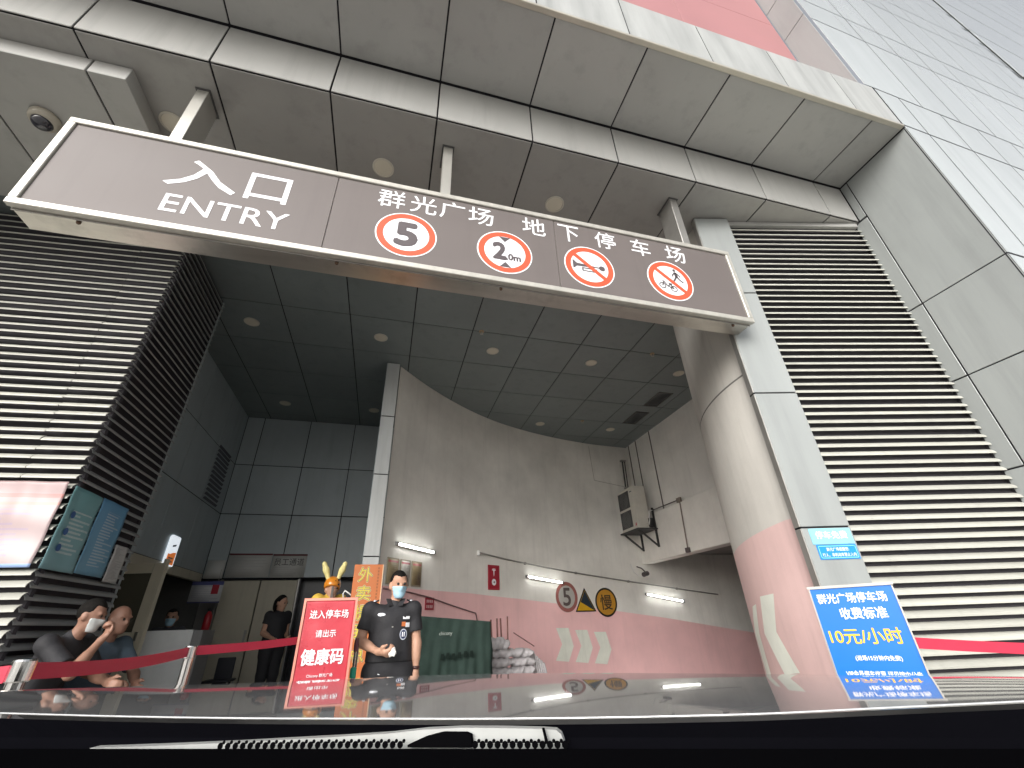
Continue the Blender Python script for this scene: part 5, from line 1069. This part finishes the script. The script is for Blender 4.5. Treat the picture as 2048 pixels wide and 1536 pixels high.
# ================================================================== the car the picture is taken from
HD = R(26); CH = Vector((math.sin(HD), math.cos(HD), 0)); CS = Vector((math.cos(HD), -math.sin(HD), 0))
def onS(x, y, s): d = ray(x, y); return EYE + d*(s/d.dot(CH))
car = thing('car', 'dark glossy car whose bonnet fills the bottom of the view', 'car', Vector((0, 0, 0))+CH*.6)
xs_ = np.linspace(-260, 2320, 52)
rear_y = np.interp(xs_, [-260, 0, 250, 512, 1000, 1250, 1524, 1700, 2048, 2320], [1420, 1429, 1436, 1440, 1441, 1438, 1432, 1423, 1407, 1392])
crest_y = np.interp(xs_, [-260, 0, 250, 500, 600, 700, 850, 1000, 1250, 1500, 1800, 2048, 2320], [1392, 1381, 1373, 1366, 1362, 1356.5, 1350, 1346.5, 1345.5, 1347.5, 1351.5, 1354, 1357])
ker = np.array([1, 2, 3, 2, 1])/9; crest_y[2:-2] = np.convolve(crest_y, ker, 'valid'); rear_y[2:-2] = np.convolve(rear_y, ker, 'valid')
rows_h = []; NTT = 14
for i, x in enumerate(xs_):
    d = ray(x, crest_y[i]); rel = math.atan2(d.dot(CS), d.dot(CH)); lim = 1.30 if rel < 0 else .78
    s_c = min(1.35, lim/max(1e-3, abs(math.tan(rel)))); a = onS(x, rear_y[i], .62 if s_c > .75 else s_c*.7); b = EYE+d*(s_c/d.dot(CH)); col = []
    for k in range(NTT+1):
        t_ = k/NTT; p = a.lerp(b, t_); p.z = a.z+(b.z-a.z)*t_**1.9; col.append(p)
    for ds, dz in ((.05, -.006), (.12, -.022), (.24, -.06), (.36, -.12), (.44, -.22), (.46, -.42), (.44, -.62)): col.append(b+CH*ds+Z_*dz)
    rows_h.append(col)
mb = MB(); nr = len(rows_h[0]); mb.add([p for c in rows_h for p in c], [(i*nr+k, i*nr+k+1, (i+1)*nr+k+1, (i+1)*nr+k) for i in range(len(rows_h)-1) for k in range(nr-1)])
put('bonnet', mb, CARP, car, smooth=True)
mb = MB(); e0 = [c[0] for c in rows_h]; ring = [p+Z_*.0015 for p in e0]
mb.tube(ring, .0012, 6); put('bonnet_edge_trim', mb, M('edge_bright', (.75, .76, .76), .25, .6), car, smooth=True)
mb = MB()
rw_ = [[p-Z_*.004-CH*.002, onS(x, 1475, .56), onS(x, 1560, .50)] for p, x in zip(e0, xs_)]
mb.add([p for c in rw_ for p in c], [(i*3+k, i*3+k+1, (i+1)*3+k+1, (i+1)*3+k) for i in range(len(rw_)-1) for k in range(2)]); put('cowl', mb, M('cowl_black', (.004, .004, .0055), .7, spec=0.0), car)
def outline(px, s, dpt): mb = MB(); f0 = [onS(x, y, s) for x, y in px]; f1 = [p+CH*dpt for p in f0]; n = len(px); mb.add(f0+f1, [tuple(range(n)), tuple(range(2*n-1, n-1, -1))]+[(i, (i+1) % n, n+(i+1) % n, n+i) for i in range(n)]); return mb
put('wiper_arm', outline([(180, 1496), (330, 1491), (470, 1485), (580, 1479), (690, 1473), (780, 1467), (850, 1459), (920, 1455.5), (1000, 1456), (1085, 1458), (1112, 1460), (1122, 1468), (1128, 1484), (1128, 1497), (600, 1500), (180, 1501)], .53, .012), M('wiper_silver', (.36, .37, .36), .45, .2, .12, 14), car, fix=True)
put('wiper_pivot', outline([(815, 1490), (850, 1474), (885, 1465), (932, 1465.5), (942, 1470), (944, 1495), (815, 1495)], .522, .006), BLACK_M, car, fix=True)
put('wiper_split', outline([(1084, 1457), (1088, 1457), (1096, 1488), (1091, 1488)], .522, .004), BLACK_M, car, fix=True)
mb = MB()
for x in np.arange(440, 1135, 15.0):
    if 812 < x < 946: continue
    for yy_, rr2 in ((1489.5, 4.4), (1482.0, 2.4)):
        xx_ = x+(7.5 if rr2 < 3 else 0); c = onS(xx_, yy_+max(0, (700-x))*.012, .515); r3 = rr2/F_PX*.6
        n = 10; mb.add([c+CS*r3*math.cos(2*math.pi*i/n)+Z_*r3*math.sin(2*math.pi*i/n)+CH*q for q in (0, .0006) for i in range(n)], [tuple(range(n)), tuple(range(2*n-1, n-1, -1))]+[(i, (i+1) % n, n+(i+1) % n, n+i) for i in range(n)])
o = put('frit_dots', mb, BLACK_M, car); o['kind'] = 'stuff'
mb = MB(); dsh = []
for x in np.linspace(-600, 2600, 40): a = onS(x, 1497.5, .50); dsh.append([a-Z_*.06, a, a-CH*.08-Z_*.004, a-CH*.42-Z_*.02, a-CH*.42-Z_*.2])
mb.add([p for c in dsh for p in c], [(i*5+k, i*5+k+1, (i+1)*5+k+1, (i+1)*5+k) for i in range(len(dsh)-1) for k in range(4)]); put('dashboard', mb, BLACK_M, car)
